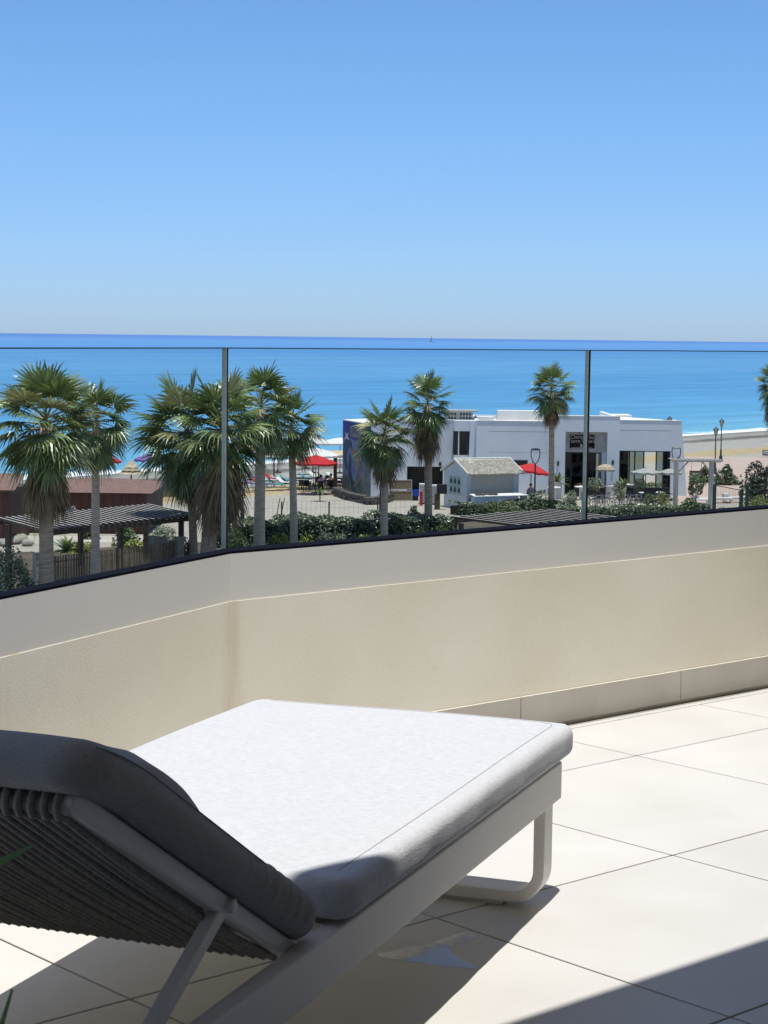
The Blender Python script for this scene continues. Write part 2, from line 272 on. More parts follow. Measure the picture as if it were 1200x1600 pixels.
# ---------------------------------------------------------------- mesh builder
class MB:
    def __init__(s): s.v = []; s.f = []; s.m = []; s.k = 0
    def add(s, vs, fs):
        o = len(s.v); s.v += [tuple(x) for x in vs]
        for f in fs: s.f.append([o+i for i in f]); s.m.append(s.k)
        return s
    def box(s, x0, x1, y0, y1, z0, z1, T=None):
        vs = [Vector(p) for p in ((x0,y0,z0),(x1,y0,z0),(x1,y1,z0),(x0,y1,z0),(x0,y0,z1),(x1,y0,z1),(x1,y1,z1),(x0,y1,z1))]
        if T: vs = [T @ p for p in vs]
        return s.add(vs, [(3,2,1,0),(4,5,6,7),(0,1,5,4),(1,2,6,5),(2,3,7,6),(3,0,4,7)])
    def prism(s, poly, d, T=None):
        """poly: 3D points of one face, extruded by vector d"""
        n = len(poly); d = Vector(d); p = [Vector(q) for q in poly]; vs = p + [q+d for q in p]
        if T: vs = [T @ q for q in vs]
        nrm = Vector((0, 0, 0))
        for i in range(n): nrm += p[i].cross(p[(i+1) % n])
        fs = [tuple(range(n)), tuple(range(2*n-1, n-1, -1))] + [(i, i+n, (i+1) % n+n, (i+1) % n) for i in range(n)]
        if nrm.dot(d) > 0: fs = [tuple(reversed(f)) for f in fs]
        return s.add(vs, fs)
    def face(s, pts): return s.add(pts, [tuple(range(len(pts)))])
    def tube(s, pts, r, n=8, closed=False, flat=1.0, cap=True):
        pts = [Vector(p) for p in pts]; k = len(pts)
        rs = r if isinstance(r, (list, tuple)) else [r]*k
        o = len(s.v); prev = None
        for i, p in enumerate(pts):
            if closed: t = pts[(i+1) % k]-pts[i-1]
            else: t = pts[min(i+1, k-1)]-pts[max(i-1, 0)]
            t = t.normalized() if t.length > 1e-9 else Vector((0, 0, 1))
            if prev is None:
                ref = Vector((0, 0, 1)) if abs(t.z) < .9 else Vector((1, 0, 0))
                a = ref.cross(t).normalized()
            else:
                a = (prev - t*prev.dot(t)).normalized()
            prev = a; b = t.cross(a)
            for j in range(n):
                q = 2*PI*j/n; w = p + a*(math.cos(q)*rs[i]) + b*(math.sin(q)*rs[i]*flat); s.v.append(tuple(w))
        seg = k if closed else k-1
        for i in range(seg):
            for j in range(n):
                i2 = (i+1) % k
                s.f.append([o+i*n+j, o+i*n+(j+1) % n, o+i2*n+(j+1) % n, o+i2*n+j]); s.m.append(s.k)
        if cap and not closed:
            s.f.append([o+j for j in reversed(range(n))]); s.m.append(s.k)
            s.f.append([o+(k-1)*n+j for j in range(n)]); s.m.append(s.k)
        return s
    def lathe(s, prof, c=(0, 0, 0), n=16, T=None):
        vs = []; fs = []
        for r, z in prof:
            for j in range(n):
                q = 2*PI*j/n; p = Vector((c[0]+r*math.cos(q), c[1]+r*math.sin(q), c[2]+z)); vs.append(T @ p if T else p)
        for i in range(len(prof)-1):
            for j in range(n): fs.append((i*n+j, i*n+(j+1) % n, (i+1)*n+(j+1) % n, (i+1)*n+j))
        fs.append(tuple(reversed(range(n)))); fs.append(tuple((len(prof)-1)*n+j for j in range(n)))
        return s.add(vs, fs)
    def build(s, name, mats, parent=None, smooth=False, bevel=0, seg=2):
        me = bpy.data.meshes.new(name); me.from_pydata(s.v, [], s.f)
        if not isinstance(mats, (list, tuple)): mats = [mats]
        for m_ in mats: me.materials.append(M[m_] if isinstance(m_, str) else m_)
        if len(mats) > 1: me.polygons.foreach_set('material_index', s.m)
        if smooth: me.polygons.foreach_set('use_smooth', [True]*len(me.polygons))
        me.update()
        o = bpy.data.objects.new(name, me); C.objects.link(o)
        if parent: o.parent = parent
        if bevel:
            b = o.modifiers.new('bevel', 'BEVEL'); b.width = bevel; b.segments = seg; b.limit_method = 'ANGLE'; b.angle_limit = math.radians(40)
        return o
def tag(o, label=None, cat=None, group=None, kind=None):
    if label: o['label'] = label
    if cat: o['category'] = cat
    if group: o['group'] = group
    if kind: o['kind'] = kind
    return o
def thing(name, label, cat, loc=(0, 0, 0), rz=0, group=None):
    o = bpy.data.objects.new(name, None); C.objects.link(o); o.location = loc; o.rotation_euler = (0, 0, rz)
    o.empty_display_size = .2
    return tag(o, label, cat, group)
def dup(root, loc, rz=0, label=None, scale=None):
    r = root.copy(); C.objects.link(r); r.location = loc; r.rotation_euler = (0, 0, rz)
    if scale: r.scale = (scale,)*3
    if label: r['label'] = label
    for ch in list(root.children):
        c = ch.copy(); C.objects.link(c); c.parent = r
        for g in list(ch.children):
            d = g.copy(); C.objects.link(d); d.parent = c
    return r
def structure(name, mb, mats, **k):
    o = mb.build(name, mats, **k); o['kind'] = 'structure'; return o
def rotz(a, loc=(0, 0, 0)): return Matrix.Translation(Vector(loc)) @ Matrix.Rotation(a, 4, 'Z')
def leaf_cloud(mb, sampler, n, size, rng, up=.35, aspect=.5):
    for _ in range(n):
        p, nr = sampler(rng)
        d = Vector((rng.gauss(0, 1), rng.gauss(0, 1), rng.gauss(0, 1)))
        nn = (nr*.8 + d*.75 + Vector((0, 0, up))).normalized()
        a = nn.orthogonal().normalized(); a = Quaternion(nn, rng.uniform(0, 2*PI)) @ a; b = nn.cross(a)
        l = size*rng.uniform(.6, 1.3); w = l*aspect
        mb.add([p-a*l*.5, p-b*w*.5+nn*l*.06, p+a*l*.5, p+b*w*.5+nn*l*.06], [(0, 1, 2, 3)])
def ell_sampler(c, rx, ry, rz, lumps=6, seed=0, zmin=0.0):
    rg = random.Random(seed); L_ = []
    for _ in range(lumps):
        q = rg.uniform(0, 2*PI); e = rg.uniform(-.9, 1.0)
        L_.append((Vector((math.cos(q)*math.cos(e)*rx*.6, math.sin(q)*math.cos(e)*ry*.6, math.sin(e)*rz*.6)), rg.uniform(.32, .55)))
    L_.append((Vector((0, 0, 0)), .72))
    c = Vector(c)
    def f(rng):
        while True:
            o, k = rng.choice(L_)
            d = Vector((rng.gauss(0, 1), rng.gauss(0, 1), rng.gauss(0, 1))).normalized()
            r = k*rng.uniform(.55, 1.0)**.5
            p = c + o + Vector((d.x*rx*r, d.y*ry*r, d.z*rz*r))
            if p.z >= zmin: return p, d
    return f
def hedge_sampler(p0, p1, depth, h, nd):
    """box hedge from p0 to p1, nd = unit vector to the back"""
    Lx = (p1-p0)
    ph = [random.Random(3).uniform(0, 6) for _ in range(6)]
    def f(rng):
        u = rng.random(); q = rng.random(); x = u*Lx.length
        wob = .10*math.sin(x*1.1+ph[0])+.08*math.sin(x*2.3+ph[1])+.07*math.sin(x*4.1+ph[2])
        dep = rng.uniform(0, .35)**1.5
        if q < .5:
            z = rng.uniform(.02, 1)*h; v = dep*depth; nr = -nd
        elif q < .92:
            v = rng.random()*depth; z = h-dep*h*.5; nr = Vector((0, 0, 1))
        else:
            v = depth-dep*depth*.4; z = rng.uniform(.1, 1)*h; nr = nd
        z *= 1+wob*.9; v += wob*.7
        return p0 + Lx*u + nd*v + Vector((0, 0, max(z, .02))), nr
    return f
# ================================================================ balcony
DD = Vector((.743, .669, 0)); NN = Vector((-.669, .743, 0))       # along the sea parapet / outwards to the sea
Z = Vector((0, 0, 1))
TB = Matrix(((DD.x, NN.x, 0, 0), (DD.y, NN.y, 0, 0), (0, 0, 1, FZ), (0, 0, 0, 1)))   # local (along, outward, up) -> world
NW = 4.226                                                         # face of the parapet
CS = 3.233                                                         # the bend
corner = DD*CS + NN*NW
LD = Vector((-.414, -.910, 0)).normalized()                        # left stretch, towards the viewer
LN = Vector((LD.y, -LD.x, 0))                                      # outward of left stretch
if LN.x > 0: LN = -LN
RLEN = 4.6; LLEN = 4.2
def offs(o):
    """corner point of the line set back o behind the face, and both ends"""
    # intersect right line n=NW+o with left line offset o
    q = o*.70; a = corner + NN*o; b = corner + LN*q
    den = DD.x*(-LD.y) - DD.y*(-LD.x)
    r = b-a; s = (r.x*(-LD.y) - r.y*(-LD.x))/den
    c = a + DD*s
    return corner + LD*LLEN + LN*q, c, corner + DD*RLEN + NN*o
def strip(mb, o0, o1, z0, z1):
    l0, c0, r0 = offs(o0); l1, c1, r1 = offs(o1)
    for A0, B0, A1, B1 in ((l0, c0, l1, c1), (c0, r0, c1, r1)):
        lo = [A0+Z*(FZ+z0), B0+Z*(FZ+z0), B1+Z*(FZ+z0), A1+Z*(FZ+z0)]
        mb.prism(lo, (0, 0, z1-z0))
    return mb
par = thing('parapet_wall', 'beige stucco balcony parapet with a grey metal band and tiled skirting', 'parapet', corner+Z*FZ)
def inpar(mb):
    mb.v = [tuple(Vector(p)-par.location) for p in mb.v]; return mb
b_ = MB(); strip(b_, 0, .112, -.25, .512); 
inpar(b_).build('stucco_body', 'stucco', par)
b_ = MB(); strip(b_, .004, .075, .5125, .645)
inpar(b_).build('metal_band', 'band', par)
b_ = MB(); strip(b_, .0755, .1120, .513, .632)
inpar(b_).build('glazing_shoe', 'shoe', par)
# dark top lip beside the glass
b_ = MB(); strip(b_, .004, .0735, .6455, .652)
inpar(b_).build('gasket', 'shoe', par)
# sealant bead
rng = random.Random(5); b_ = MB()
l0, c0, r0 = offs(.0078)
for A, B in ((l0, c0), (c0, r0)):
    n_ = 170; pts = []; rr = []
    for i in range(n_+1):
        t = i/n_; p = A.lerp(B, t); w = .5+.5*math.sin(t*37+A.x)*math.sin(t*91)
        pts.append(p+Z*(FZ+.511-.003*w+rng.uniform(-.0016, .0016))); rr.append(.0036+.0022*w*rng.random())
    b_.tube(pts, rr, 6)
inpar(b_).build('sealant_bead', 'bead', par, smooth=True)
# skirting tiles, .80 m
b_ = MB()
o0 = -.012
for k in range(-1, 9):
    s0 = 4.395+(k-1)*.801+.0015; s1 = s0+.798
    s0 = max(s0, CS+.01); 
    if s1 <= s0: continue
    b_.box(s0, s1, NW+o0, NW-.001, .002, .107, TB)
T2 = Matrix(((LD.x, LN.x, 0, corner.x), (LD.y, LN.y, 0, corner.y), (0, 0, 1, FZ), (0, 0, 0, 1)))
for k in range(6): b_.box(.012+k*.801, .81+k*.801, o0, -.001, .002, .107, T2)
inpar(b_).build('skirting', 'skirt', par, bevel=.001)
# floor tiles as real slabs with open joints
b_ = MB(); TS = .795; N0 = 2.935; S0 = 2.808; g_ = .003
for j in range(-6, 3):
    for i in range(-8, 8):
        n0 = N0+(j-1)*TS+g_; n1 = N0+j*TS-g_; s0 = S0+(i-1)*TS+g_; s1 = S0+i*TS-g_
        n1 = min(n1, NW-.10)
        if n1 <= n0: continue
        ctr = DD*((s0+s1)/2)+NN*((n0+n1)/2)
        if (ctr-corner).dot(LN) > .02+.55: continue
        b_.box(s0, s1, n0, n1, -.02, 0, TB)
fl = structure('balcony_floor', b_, 'tile', bevel=.0012, seg=1)
b_ = MB(); b_.box(-6, 9, -3, NW+.15, -.24, -.021, TB); structure('floor_slab', b_, 'joint')
b_ = MB(); b_.box(CS-1.2, CS+RLEN, NW-.068, NW-.0125, -.0205, -.012, TB); structure('gutter_floor', b_, 'gutter')
b_ = MB(); b_.box(CS-1.2, CS+RLEN, NW-.098, NW-.069, -.0205, .001, TB); tag(b_.build('drain_trim', 'alu', bevel=.001), 'slim pale metal drain trim along the foot of the parapet', 'drain trim')
# glass panels
def glass_panel(A, B, label, first):
    d = (B-A); ln = d.length; d.normalize(); nrm = Vector((-d.y, d.x, 0))
    t = thing('glass_panel', label, 'glass panel', A+Z*FZ, math.atan2(d.y, d.x), 'frameless glass balustrade panels on the parapet')
    EW, SW = (.0035, .008) if d.dot(LD) < -.5 else (.005, .013)
    m = MB(); m.box(.004, ln-EW-SW-.0004, -.006, .006, .6325, 1.213); m.build('pane', 'glass', t)
    EW, SW = (.0035, .008) if d.dot(LD) < -.5 else (.005, .013)
    m = MB(); m.box(.004, ln-EW-SW-.0004, -.0062, .0062, 1.2131, 1.2165); m.build('top_edge', 'glasstop', t)
    m = MB(); m.box(ln-EW-SW, ln-SW-.0002, -.0065, .0065, .6325, 1.2165); m.build('polished_edge', 'glassedge', t)
    m = MB(); m.box(ln-SW, ln+.002, -.006, .0075, .6325, 1.2165); m.build('joint_seal', 'seal', t)
    return t
l8, c8, r8 = offs(.085)
glass_panel(c8+LD*1.62, c8, 'left glass panel on the angled stretch of parapet towards the viewer', True)
glass_panel(c8+LD*3.2, c8+LD*1.62, 'glass panel beyond the left edge of the view nearest the viewer', False)
gs = [0, 1.512, 3.03, 4.5]
glass_panel(c8+DD*gs[0], c8+DD*gs[1], 'middle glass panel between the corner joint and the second black joint', False)
glass_panel(c8+DD*gs[1], c8+DD*gs[2], 'right glass panel beyond the second black joint', False)
# the apartment building above and behind the viewer: slab overhead and dark glazing behind
ab = thing('apartment_building', 'apartment facade and balcony slab above and behind the terrace', 'building', (0, 0, FZ))
TBl = Matrix(((DD.x, NN.x, 0, 0), (DD.y, NN.y, 0, 0), (0, 0, 1, 0), (0, 0, 0, 1)))
m = MB(); m.box(-7, 10, -2.2, 2.35-.113*2.7, 2.7, 3.0, TBl); m.build('upper_slab', 'ceil', ab)
m = MB(); m.box(-7, 10, -2.5, -2.2, -.2, 3.2, TBl); m.build('facade', 'facade_warm', ab)
m = MB(); m.box(-7.2, -3.4, -2.2, 1.6, -.2, 2.7, TBl); m.build('side_wall', 'facade_warm', ab)
m = MB(); m.box(6.05, 6.20, .6, NW-.02, 0, 2.3, TBl); m.build('party_wall', 'darkroom', ab)
# ---------------------------------------------------------------- lounger
LA = Vector((-.3535, -.9354, 0)); LB = Vector((-.9354, .3535, 0)); LO = Vector((.406, 4.231, 0))
sl = thing('sun_lounger', 'grey aluminium sun lounger with thick pale cushion and woven rope backrest', 'sun lounger', LO+Z*FZ)
TL = Matrix(((LA.x, LB.x, 0, 0), (LA.y, LB.y, 0, 0), (0, 0, 1, 0), (0, 0, 0, 1)))      # (s,t,z) -> local; left handed? fix faces by recalculation
WT = .765
def lb(mb, name, mats, parent=None, **k):
    mb.v = [tuple(TL @ Vector(p)) for p in mb.v]
    mb.f = [list(reversed(f)) for f in mb.f]
    return mb.build(name, mats, parent or sl, **k)
for t0 in (0, WT-.034):
    m = MB(); m.box(0, 2.06, t0, t0+.034, .225, .31); lb(m, 'side_rail', 'frame', bevel=.004, seg=3)
m = MB(); m.box(.001, .034, .0345, WT-.0345, .23, .309); lb(m, 'foot_rail', 'frame', bevel=.003)
m = MB(); m.box(2.026, 2.059, .0345, WT-.0345, .23, .309); lb(m, 'head_rail', 'frame', bevel=.003)
m = MB()
for k in range(15): m.box(.08+k*.09, .13+k*.09, .0345, WT-.0345, .285, .305)
lb(m, 'slat_deck', 'frame')
def sled(s0):
    m = MB(); R = .075; th = .026; zb = .012; pts_o = []; pts_i = []
    t0, t1 = .0015, WT-.0015
    for (tc, zc, a0) in ((t0+R, zb+R, PI), (t1-R, zb+R, 1.5*PI)):
        for i in range(9):
            a = a0+i/8*PI/2
            pts_o.append((tc+R*math.cos(a), zc+R*math.sin(a))); pts_i.append((tc+(R-th)*math.cos(a), zc+(R-th)*math.sin(a)))
    pts_o = [(t0, .226)]+pts_o+[(t1, .226)]; pts_i = [(t0+th, .226)]+pts_i+[(t1-th, .226)]
    n = len(pts_o); vs = []
    for s_ in (s0, s0+.062):
        vs += [(s_, p[0], p[1]) for p in pts_o] + [(s_, p[0], p[1]) for p in pts_i]
    fs = []
    for i in range(n-1):
        fs += [(i, i+1, n+i+1, n+i), (2*n+i+1, 2*n+i, 3*n+i, 3*n+i+1), (i+1, i, 2*n+i, 2*n+i+1), (n+i, n+i+1, 3*n+i+1, 3*n+i)]
    m.add(vs, fs)
    o = lb(m, 'sled_leg', 'frame', bevel=.0025)
    for tt in (.1, WT-.14):
        m = MB(); m.box(s0+.015, s0+.05, tt, tt+.04, .001, .0125); lb(m, 'glide', 'frame', o)
sled(.065); sled(1.9)
# cushions: rounded section swept along u, mapped into the lounger
def cushion(name, U, t0, t1, th, r, fmap, mats, parent=None, nu=90, wr=None, puff=.0, rp=0):
    m = MB(); us = []
    e = [0, .1, .3, .6, 1.0]
    ends = [max(r, rp)*(1-math.cos(x*PI/2)) for x in (0, .12, .24, .36, .48, .6, .72, .84, 1)]; q0 = max(r, rp)
    us = ends + [q0+(U-2*q0)*i/nu for i in range(1, nu)] + [U-x for x in reversed(ends)]
    rows = []
    K = 6; NT = 14
    for u in us:
        d = min(u, U-u); ins = r-math.sqrt(max(0, r*r-(r-min(d, r))**2))
        it = max(ins, rp-math.sqrt(max(0, rp*rp-(rp-min(d, rp))**2))) if rp else ins
        a, b_ = t0+it, t1-it; v0, v1 = ins, th-ins
        q = min(r, (v1-v0)/2*.98, (b_-a)/2*.98); q = max(q, .0008)
        pr = []
        for (cx, cv, a0) in ((a+q, v0+q, PI), (b_-q, v0+q, 1.5*PI), (b_-q, v1-q, 0), (a+q, v1-q, .5*PI)):
            for i in range(K+1):
                an = a0+i/K*PI/2; pr.append((cx+q*math.cos(an), cv+q*math.sin(an)))
            if a0 == 0:   # top, from far to near, extra points
                for i in range(1, NT):
                    tt = (b_-q)+((a+q)-(b_-q))*i/NT; pr.append((tt, v1))
        row = []
        for (t, v) in pr:
            dt = dv = 0
            if puff and v > th*.5:
                fx = max(0, 1-abs((t-(t0+t1)/2)/((t1-t0)/2))**6)*max(0, 1-abs((u-U/2)/(U/2))**10); dv += puff*fx
            if wr: 
                w = wr(u, t, v); dt += w[0]; dv += w[1]
            row.append(fmap(u, t+dt, v+dv))
        rows.append(row)
    n = len(rows[0]); vs = [p for r_ in rows for p in r_]; fs = []
    for i in range(len(rows)-1):
        for j in range(n): fs.append((i*n+j, (i+1)*n+j, (i+1)*n+(j+1) % n, i*n+(j+1) % n))
    fs.append(tuple(range(n))); fs.append(tuple(reversed([(len(rows)-1)*n+j for j in range(n)])))
    m.add(vs, fs)
    return lb(m, name, mats, parent, smooth=True)
rg2 = random.Random(9)
def wseat(u, t, v):
    dv = dt = 0
    if v > .045 and .12 < t < .70:
        for (u0, t0_, wu, wt, am) in ((1.10, .42, .010, .13, .0022), (1.17, .40, .012, .16, .0028), (1.22, .33, .010, .10, .0016), (1.02, .45, .012, .09, .0014), (.62, .5, .03, .2, .0010)):
            dv += 1.5*am*math.exp(-((u-u0-.05*(t-t0_))/wu)**2-((t-t0_)/wt)**2)
    dv += (.0025*math.sin(u*5.1+t*3)*math.sin(t*6.3+.4) if v > .05 else 0)
    if t < .02 and .01 < v < .07: dt += .0012*math.sin(u*31+v*40)*math.sin(u*11)
    return dt, dv
seat = cushion('seat_cushion', 1.385, -.020, .776, .068, .022, lambda u, t, v: (u-.052, t, v+.3195), 'fabric', nu=150, wr=wseat, puff=.006, rp=.045)
m = MB()
def loop(pts, r): m.tube(pts, r, 5, closed=False)
zt = .3195+.0738
def ztop(s, t):
    u = s+.052; fx = max(0, 1-abs((t-.378)/.398)**6)*max(0, 1-abs((u-.6925)/.6925)**10)
    return .3195+.068+.006*fx+wseat(u, t, .07)[1]
loop([(-.018, .72-i*.035, ztop(-.018, .72-i*.035)) for i in range(20)]+[(-.012, .034, ztop(-.012, .034)), (0, .026, ztop(0, .026))]+[(i*.02, .022, ztop(i*.02, .022)) for i in range(1, 65)], .0008)
lb(m, 'piping', 'seam', seat)
# backrest frame coordinates
BU = Vector((.864, 0, .503)); BV = Vector((-.503, 0, .864)); BP = Vector((1.40, 0, .30))
def bk(u, t, v): q = BP + BU*u + BV*v; return (q.x, t, q.z)
for t0 in (.037, WT-.065):
    m = MB(); pf_ = [bk(u_, t0, v_) for u_, v_ in ((0, -.031), (.775, -.031), (.795, -.026), (.803, -.017), (.797, -.006), (.778, 0), (0, 0))]
    m.prism(pf_, (0, .025, 0)); lb(m, 'back_frame', 'frame', bevel=.007, seg=4)
m = MB(); m.tube([bk(.04, .05, -.025), bk(.04, WT-.05, -.025)], .012, 8); lb(m, 'back_crossbar', 'frame', smooth=True)
m = MB(); m.tube([bk(.785, .052, -.022), bk(.785, WT-.052, -.022)], .012, 8); lb(m, 'back_crossbar', 'frame', smooth=True)
m = MB(); rr = random.Random(2)
nr_ = 37
for k in range(nr_):
    t = .056+k*(WT-.112)/(nr_-1); pts = []; ph = rr.uniform(0, 6); dt = rr.uniform(-.0022, .0022); dv = rr.uniform(-.003, .002)
    for i in range(15):
        x = i/14; u = .045+x*.735
        pts.append(bk(u, t+dt*math.sin(x*PI)*1.3+.0009*math.sin(x*9+ph), -.034-.007*math.sin(PI*x)+dv*math.sin(x*PI)))
    for i in range(1, 8):
        a = -PI/2+i/8*PI; pts.append(bk(.785+.020*math.cos(a), t, -.020+.020*math.sin(a)))
    pts.append(bk(.74, t, .000))
    m.tube(pts, .0053, 7)
lb(m, 'rope_weave', 'rope', smooth=True)
def wback(u, t, v):
    dt = dv = 0
    if t < .05:
        g = math.exp(-((u-.14)/.13)**2)*max(0, min(1, (v-.002)/.03))
        dt += -.0042*g*(math.sin(u*185)+.5*math.sin(u*320+2)+.3*math.sin(u*97))
        dt += -.0016*math.sin(u*14+1)
    if v > .03: dv += .0022*math.sin(u*9.3+t*5)*math.sin(t*7.1+1)
    if u > .66: dv += -.020*((u-.66)/.18)**2
    return dt, dv
back = cushion('back_cushion', .845, .004, .758, .066, .030, lambda u, t, v: bk(u-.002, t, v+.002), 'fabric_shade', nu=260, wr=wback, puff=.008, rp=.06)
m = MB(); m.tube([bk(.26+i*.0235, .0112, .0612-.020*max(0,(.26+i*.0235-.66)/.18)**2) for i in range(25)], .0013, 5); lb(m, 'piping', 'seamd', back)
cushion('head_pillow', .285, .055, .705, .072, .022, lambda u, t, v: bk(u+.345, t, .060+v*math.sqrt(max(.0, 1-(abs(u-.1425)/.145)**2.4))*(1-max(0, abs((t-.38)/.326))**9)**.5 if abs((t-.38)/.326) < 1 else .06), 'fabric_shade', nu=40, puff=.004)
# support strut: a bent U of flat bar
for t0 in (.038, WT-.058):
    m = MB(); a = Vector((1.672, 0, .432)); b = Vector((1.955, 0, .288)); d = (b-a).normalized(); q = Vector((-d.z, 0, d.x))*.0125
    a = a-d*.012
    m.prism([(a+q).to_tuple()[:1]+(t0,)+((a+q).z,), ((b+q).x, t0, (b+q).z), ((b-q).x, t0, (b-q).z), ((a-q).x, t0, (a-q).z)], (0, .02, 0))
    st_ = lb(m, 'support_strut', 'frame', bevel=.003)
    m = MB(); m.tube([(1.664, t0-.012, .437), (1.664, t0+.03, .437)], .011, 12); lb(m, 'pivot_bolt', 'frame', st_, smooth=True, bevel=.002)
    m = MB(); m.box(1.650, 1.690, t0+.0205, t0+.026, .43, .468); lb(m, 'bracket', 'frame', st_)
m = MB(); m.tube([(1.95, .06, .290), (1.95, WT-.06, .290)], .010, 8); lb(m, 'support_bar', 'frame', smooth=True)
# wet patch on the tiles
def wet_mat():
    mm, nt, b = nmat('thin water film'); out = nt.nodes['Material Output']
    tr = N(nt, 'ShaderNodeBsdfTransparent'); tr.inputs['Color'].default_value = (.86, .84, .80, 1)
    gl = N(nt, 'ShaderNodeBsdfGlossy'); gl.inputs['Roughness'].default_value = .03
    fr = N(nt, 'ShaderNodeFresnel'); fr.inputs['IOR'].default_value = 1.34
    mx = N(nt, 'ShaderNodeMixShader'); fm = N(nt, 'ShaderNodeMath', operation='MULTIPLY'); fm.inputs[1].default_value = .24; L(nt, fr.outputs[0], fm.inputs[0]); L(nt, fm.outputs[0], mx.inputs[0]); L(nt, tr.outputs[0], mx.inputs[1]); L(nt, gl.outputs[0], mx.inputs[2])
    tc = N(nt, 'ShaderNodeTexCoord'); no = N(nt, 'ShaderNodeTexNoise'); no.inputs['Scale'].default_value = 9; no.inputs['Detail'].default_value = 5
    L(nt, tc.outputs['Object'], no.inputs['Vector'])
    bu = N(nt, 'ShaderNodeBump'); bu.inputs['Strength'].default_value = .12; bu.inputs['Distance'].default_value = .004
    L(nt, no.outputs['Fac'], bu.inputs['Height']); L(nt, bu.outputs[0], gl.inputs['Normal'])
    L(nt, mx.outputs[0], out.inputs['Surface']); return mm
M['wet'] = wet_mat()
def FP(px, py, z=0): 
    p = G(px, py, FZ+z); return p
m = MB(); out_ = [(588, 1492), (612, 1486), (640, 1480), (672, 1474), (700, 1464), (722, 1456), (745, 1460), (738, 1468), (716, 1472), (704, 1480), (706, 1490), (728, 1502), (748, 1512), (735, 1514), (690, 1509), (640, 1502), (605, 1497)]
rp_ = random.Random(4)
def dense(pl, k, am):
    r = []
    for i in range(len(pl)):
        a = Vector(pl[i]); b = Vector(pl[(i+1) % len(pl)])
        for j in range(k): q = a.lerp(b, j/k); r.append((q.x+rp_.uniform(-am, am), q.y+rp_.uniform(-am, am)*.5))
    return r
pts = [FP(x, y, .0016) for x, y in dense(out_, 4, 2.0)]
lw = pts[0].copy()
m.face([p-lw for p in pts])
o = m.build('puddle', 'wet'); o.location = lw; tag(o, 'thin puddle of water on the shaded tiles under the lounger', 'puddle')
# potted plant at the left, only two leaf tips reach into view
pb = Vector((-.44, 1.02, FZ))
pp = thing('potted_plant', 'strap leaved potted plant at the left edge close to the viewer', 'plant', pb)
m = MB(); m.lathe([(.11, 0), (.15, .40), (.16, .42), (.14, .42), (.13, .36)], n=20); m.build('pot', 'clay', pp, smooth=True)
m = MB(); rg = random.Random(8)
def strap(base, mid, tip, w):
    base, mid, tip = Vector(base), Vector(mid), Vector(tip); P = []; S = []
    for i in range(13):
        t = i/12; P.append(base*(1-t)**2+mid*2*t*(1-t)+tip*t*t)
    side = (tip-base).cross(Vector((0, 1, 0)))
    side = side.normalized() if side.length > 1e-4 else Vector((1, 0, 0))
    for i, p in enumerate(P):
        t = i/12; ww = w*(.5+.8*math.sin(min(t*1.3, 1)*PI*.5))*(1-t**4)*.7+.0006
        tg = (P[min(i+1, 12)]-P[max(i-1, 0)]).normalized(); sd = tg.cross(Vector((0, 1, 0))).normalized()
        S.append((p-sd*ww, p+sd*ww+Vector((0, ww*.5, 0))))
    vs = [q for s_ in S for q in s_]; m.add(vs, [(2*i, 2*i+1, 2*i+3, 2*i+2) for i in range(12)])
t1 = W(50, 1322, .9)-pb; t2 = W(19, 1546, .88)-pb
strap((.02, 0, .38), (.02, -.05, .88), t1, .011)
strap((.05, -.02, .38), (.17, -.10, .62), t2, .007)
for k in range(10):
    q = rg.uniform(.6*PI, 1.6*PI); rad = rg.uniform(.1, .3); h_ = rg.uniform(.5, .85)
    strap((.03*math.cos(q), .03*math.sin(q), .38), (.1*math.cos(q), .1*math.sin(q), h_), (rad*math.cos(q), rad*math.sin(q), h_*.9), .014)
m.build('leaves', 'leaf_strap', pp, smooth=True)
# ================================================================ ground, sea
SD = Vector((.618, .786, 0)).normalized(); TD = Vector((-SD.y, SD.x, 0))     # along the shore / out to sea
SHORE = 135.5; ZS = -1.0
sang = math.atan2(SD.y, SD.x)
def gz(t):
    pr = [(-1e5, 0), (92, 0), (105, -.22), (120, -.62), (135.5, -1.0), (150, -1.5), (260, -9)]
    for (a, za), (b, zb) in zip(pr, pr[1:]):
        if t <= b: return za+(zb-za)*max(0, (t-a)/(b-a))
    return -9
m = MB(); ts = [-400, -60, 40, 92, 105, 120, 135.5, 150, 260]; ss = [-30000, -600, -200, 0, 100, 200, 300, 400, 600, 1200, 30000]
vs = [(s_, t_, gz(t_)) for t_ in ts for s_ in ss]; ns = len(ss)
m.add(vs, [(j*ns+i, j*ns+i+1, (j+1)*ns+i+1, (j+1)*ns+i) for j in range(len(ts)-1) for i in range(ns-1)])
go = structure('ground', m, 'ground'); go.rotation_euler = (0, 0, sang)
m = MB(); 
def curve(s_): return 0
ys = [0, 30, 100, 400, 2000, 10000, 60000]; xs = [-60000, -2000, -300, 0, 300, 2000, 60000]
m.add([(x, y, 0) for y in ys for x in xs], [(j*7+i, j*7+i+1, (j+1)*7+i+1, (j+1)*7+i) for j in range(6) for i in range(6)])
so = structure('sea', m, 'sea'); so.rotation_euler = (0, 0, sang); so.location = TD*(SHORE-.5) + Z*ZS
def sheet(name, pts, z, mt):
    m = MB(); c = sum(pts, Vector())/len(pts); c.z = 0
    m.face([(p.x-c.x, p.y-c.y, z) for p in pts]); o = structure(name, m, mt); o.location = c; return o
sheet('promenade', [G(1058, 790), G(1330, 780), G(1330, 716), G(1190, 714.5), G(1058, 713)], .006, 'paving')
sheet('garden_bed', [G(-60, 1000), G(900, 1000), G(1000, 870), G(760, 806), G(706, 812), G(340, 814), G(330, 846), G(-60, 868)], .004, 'soil')
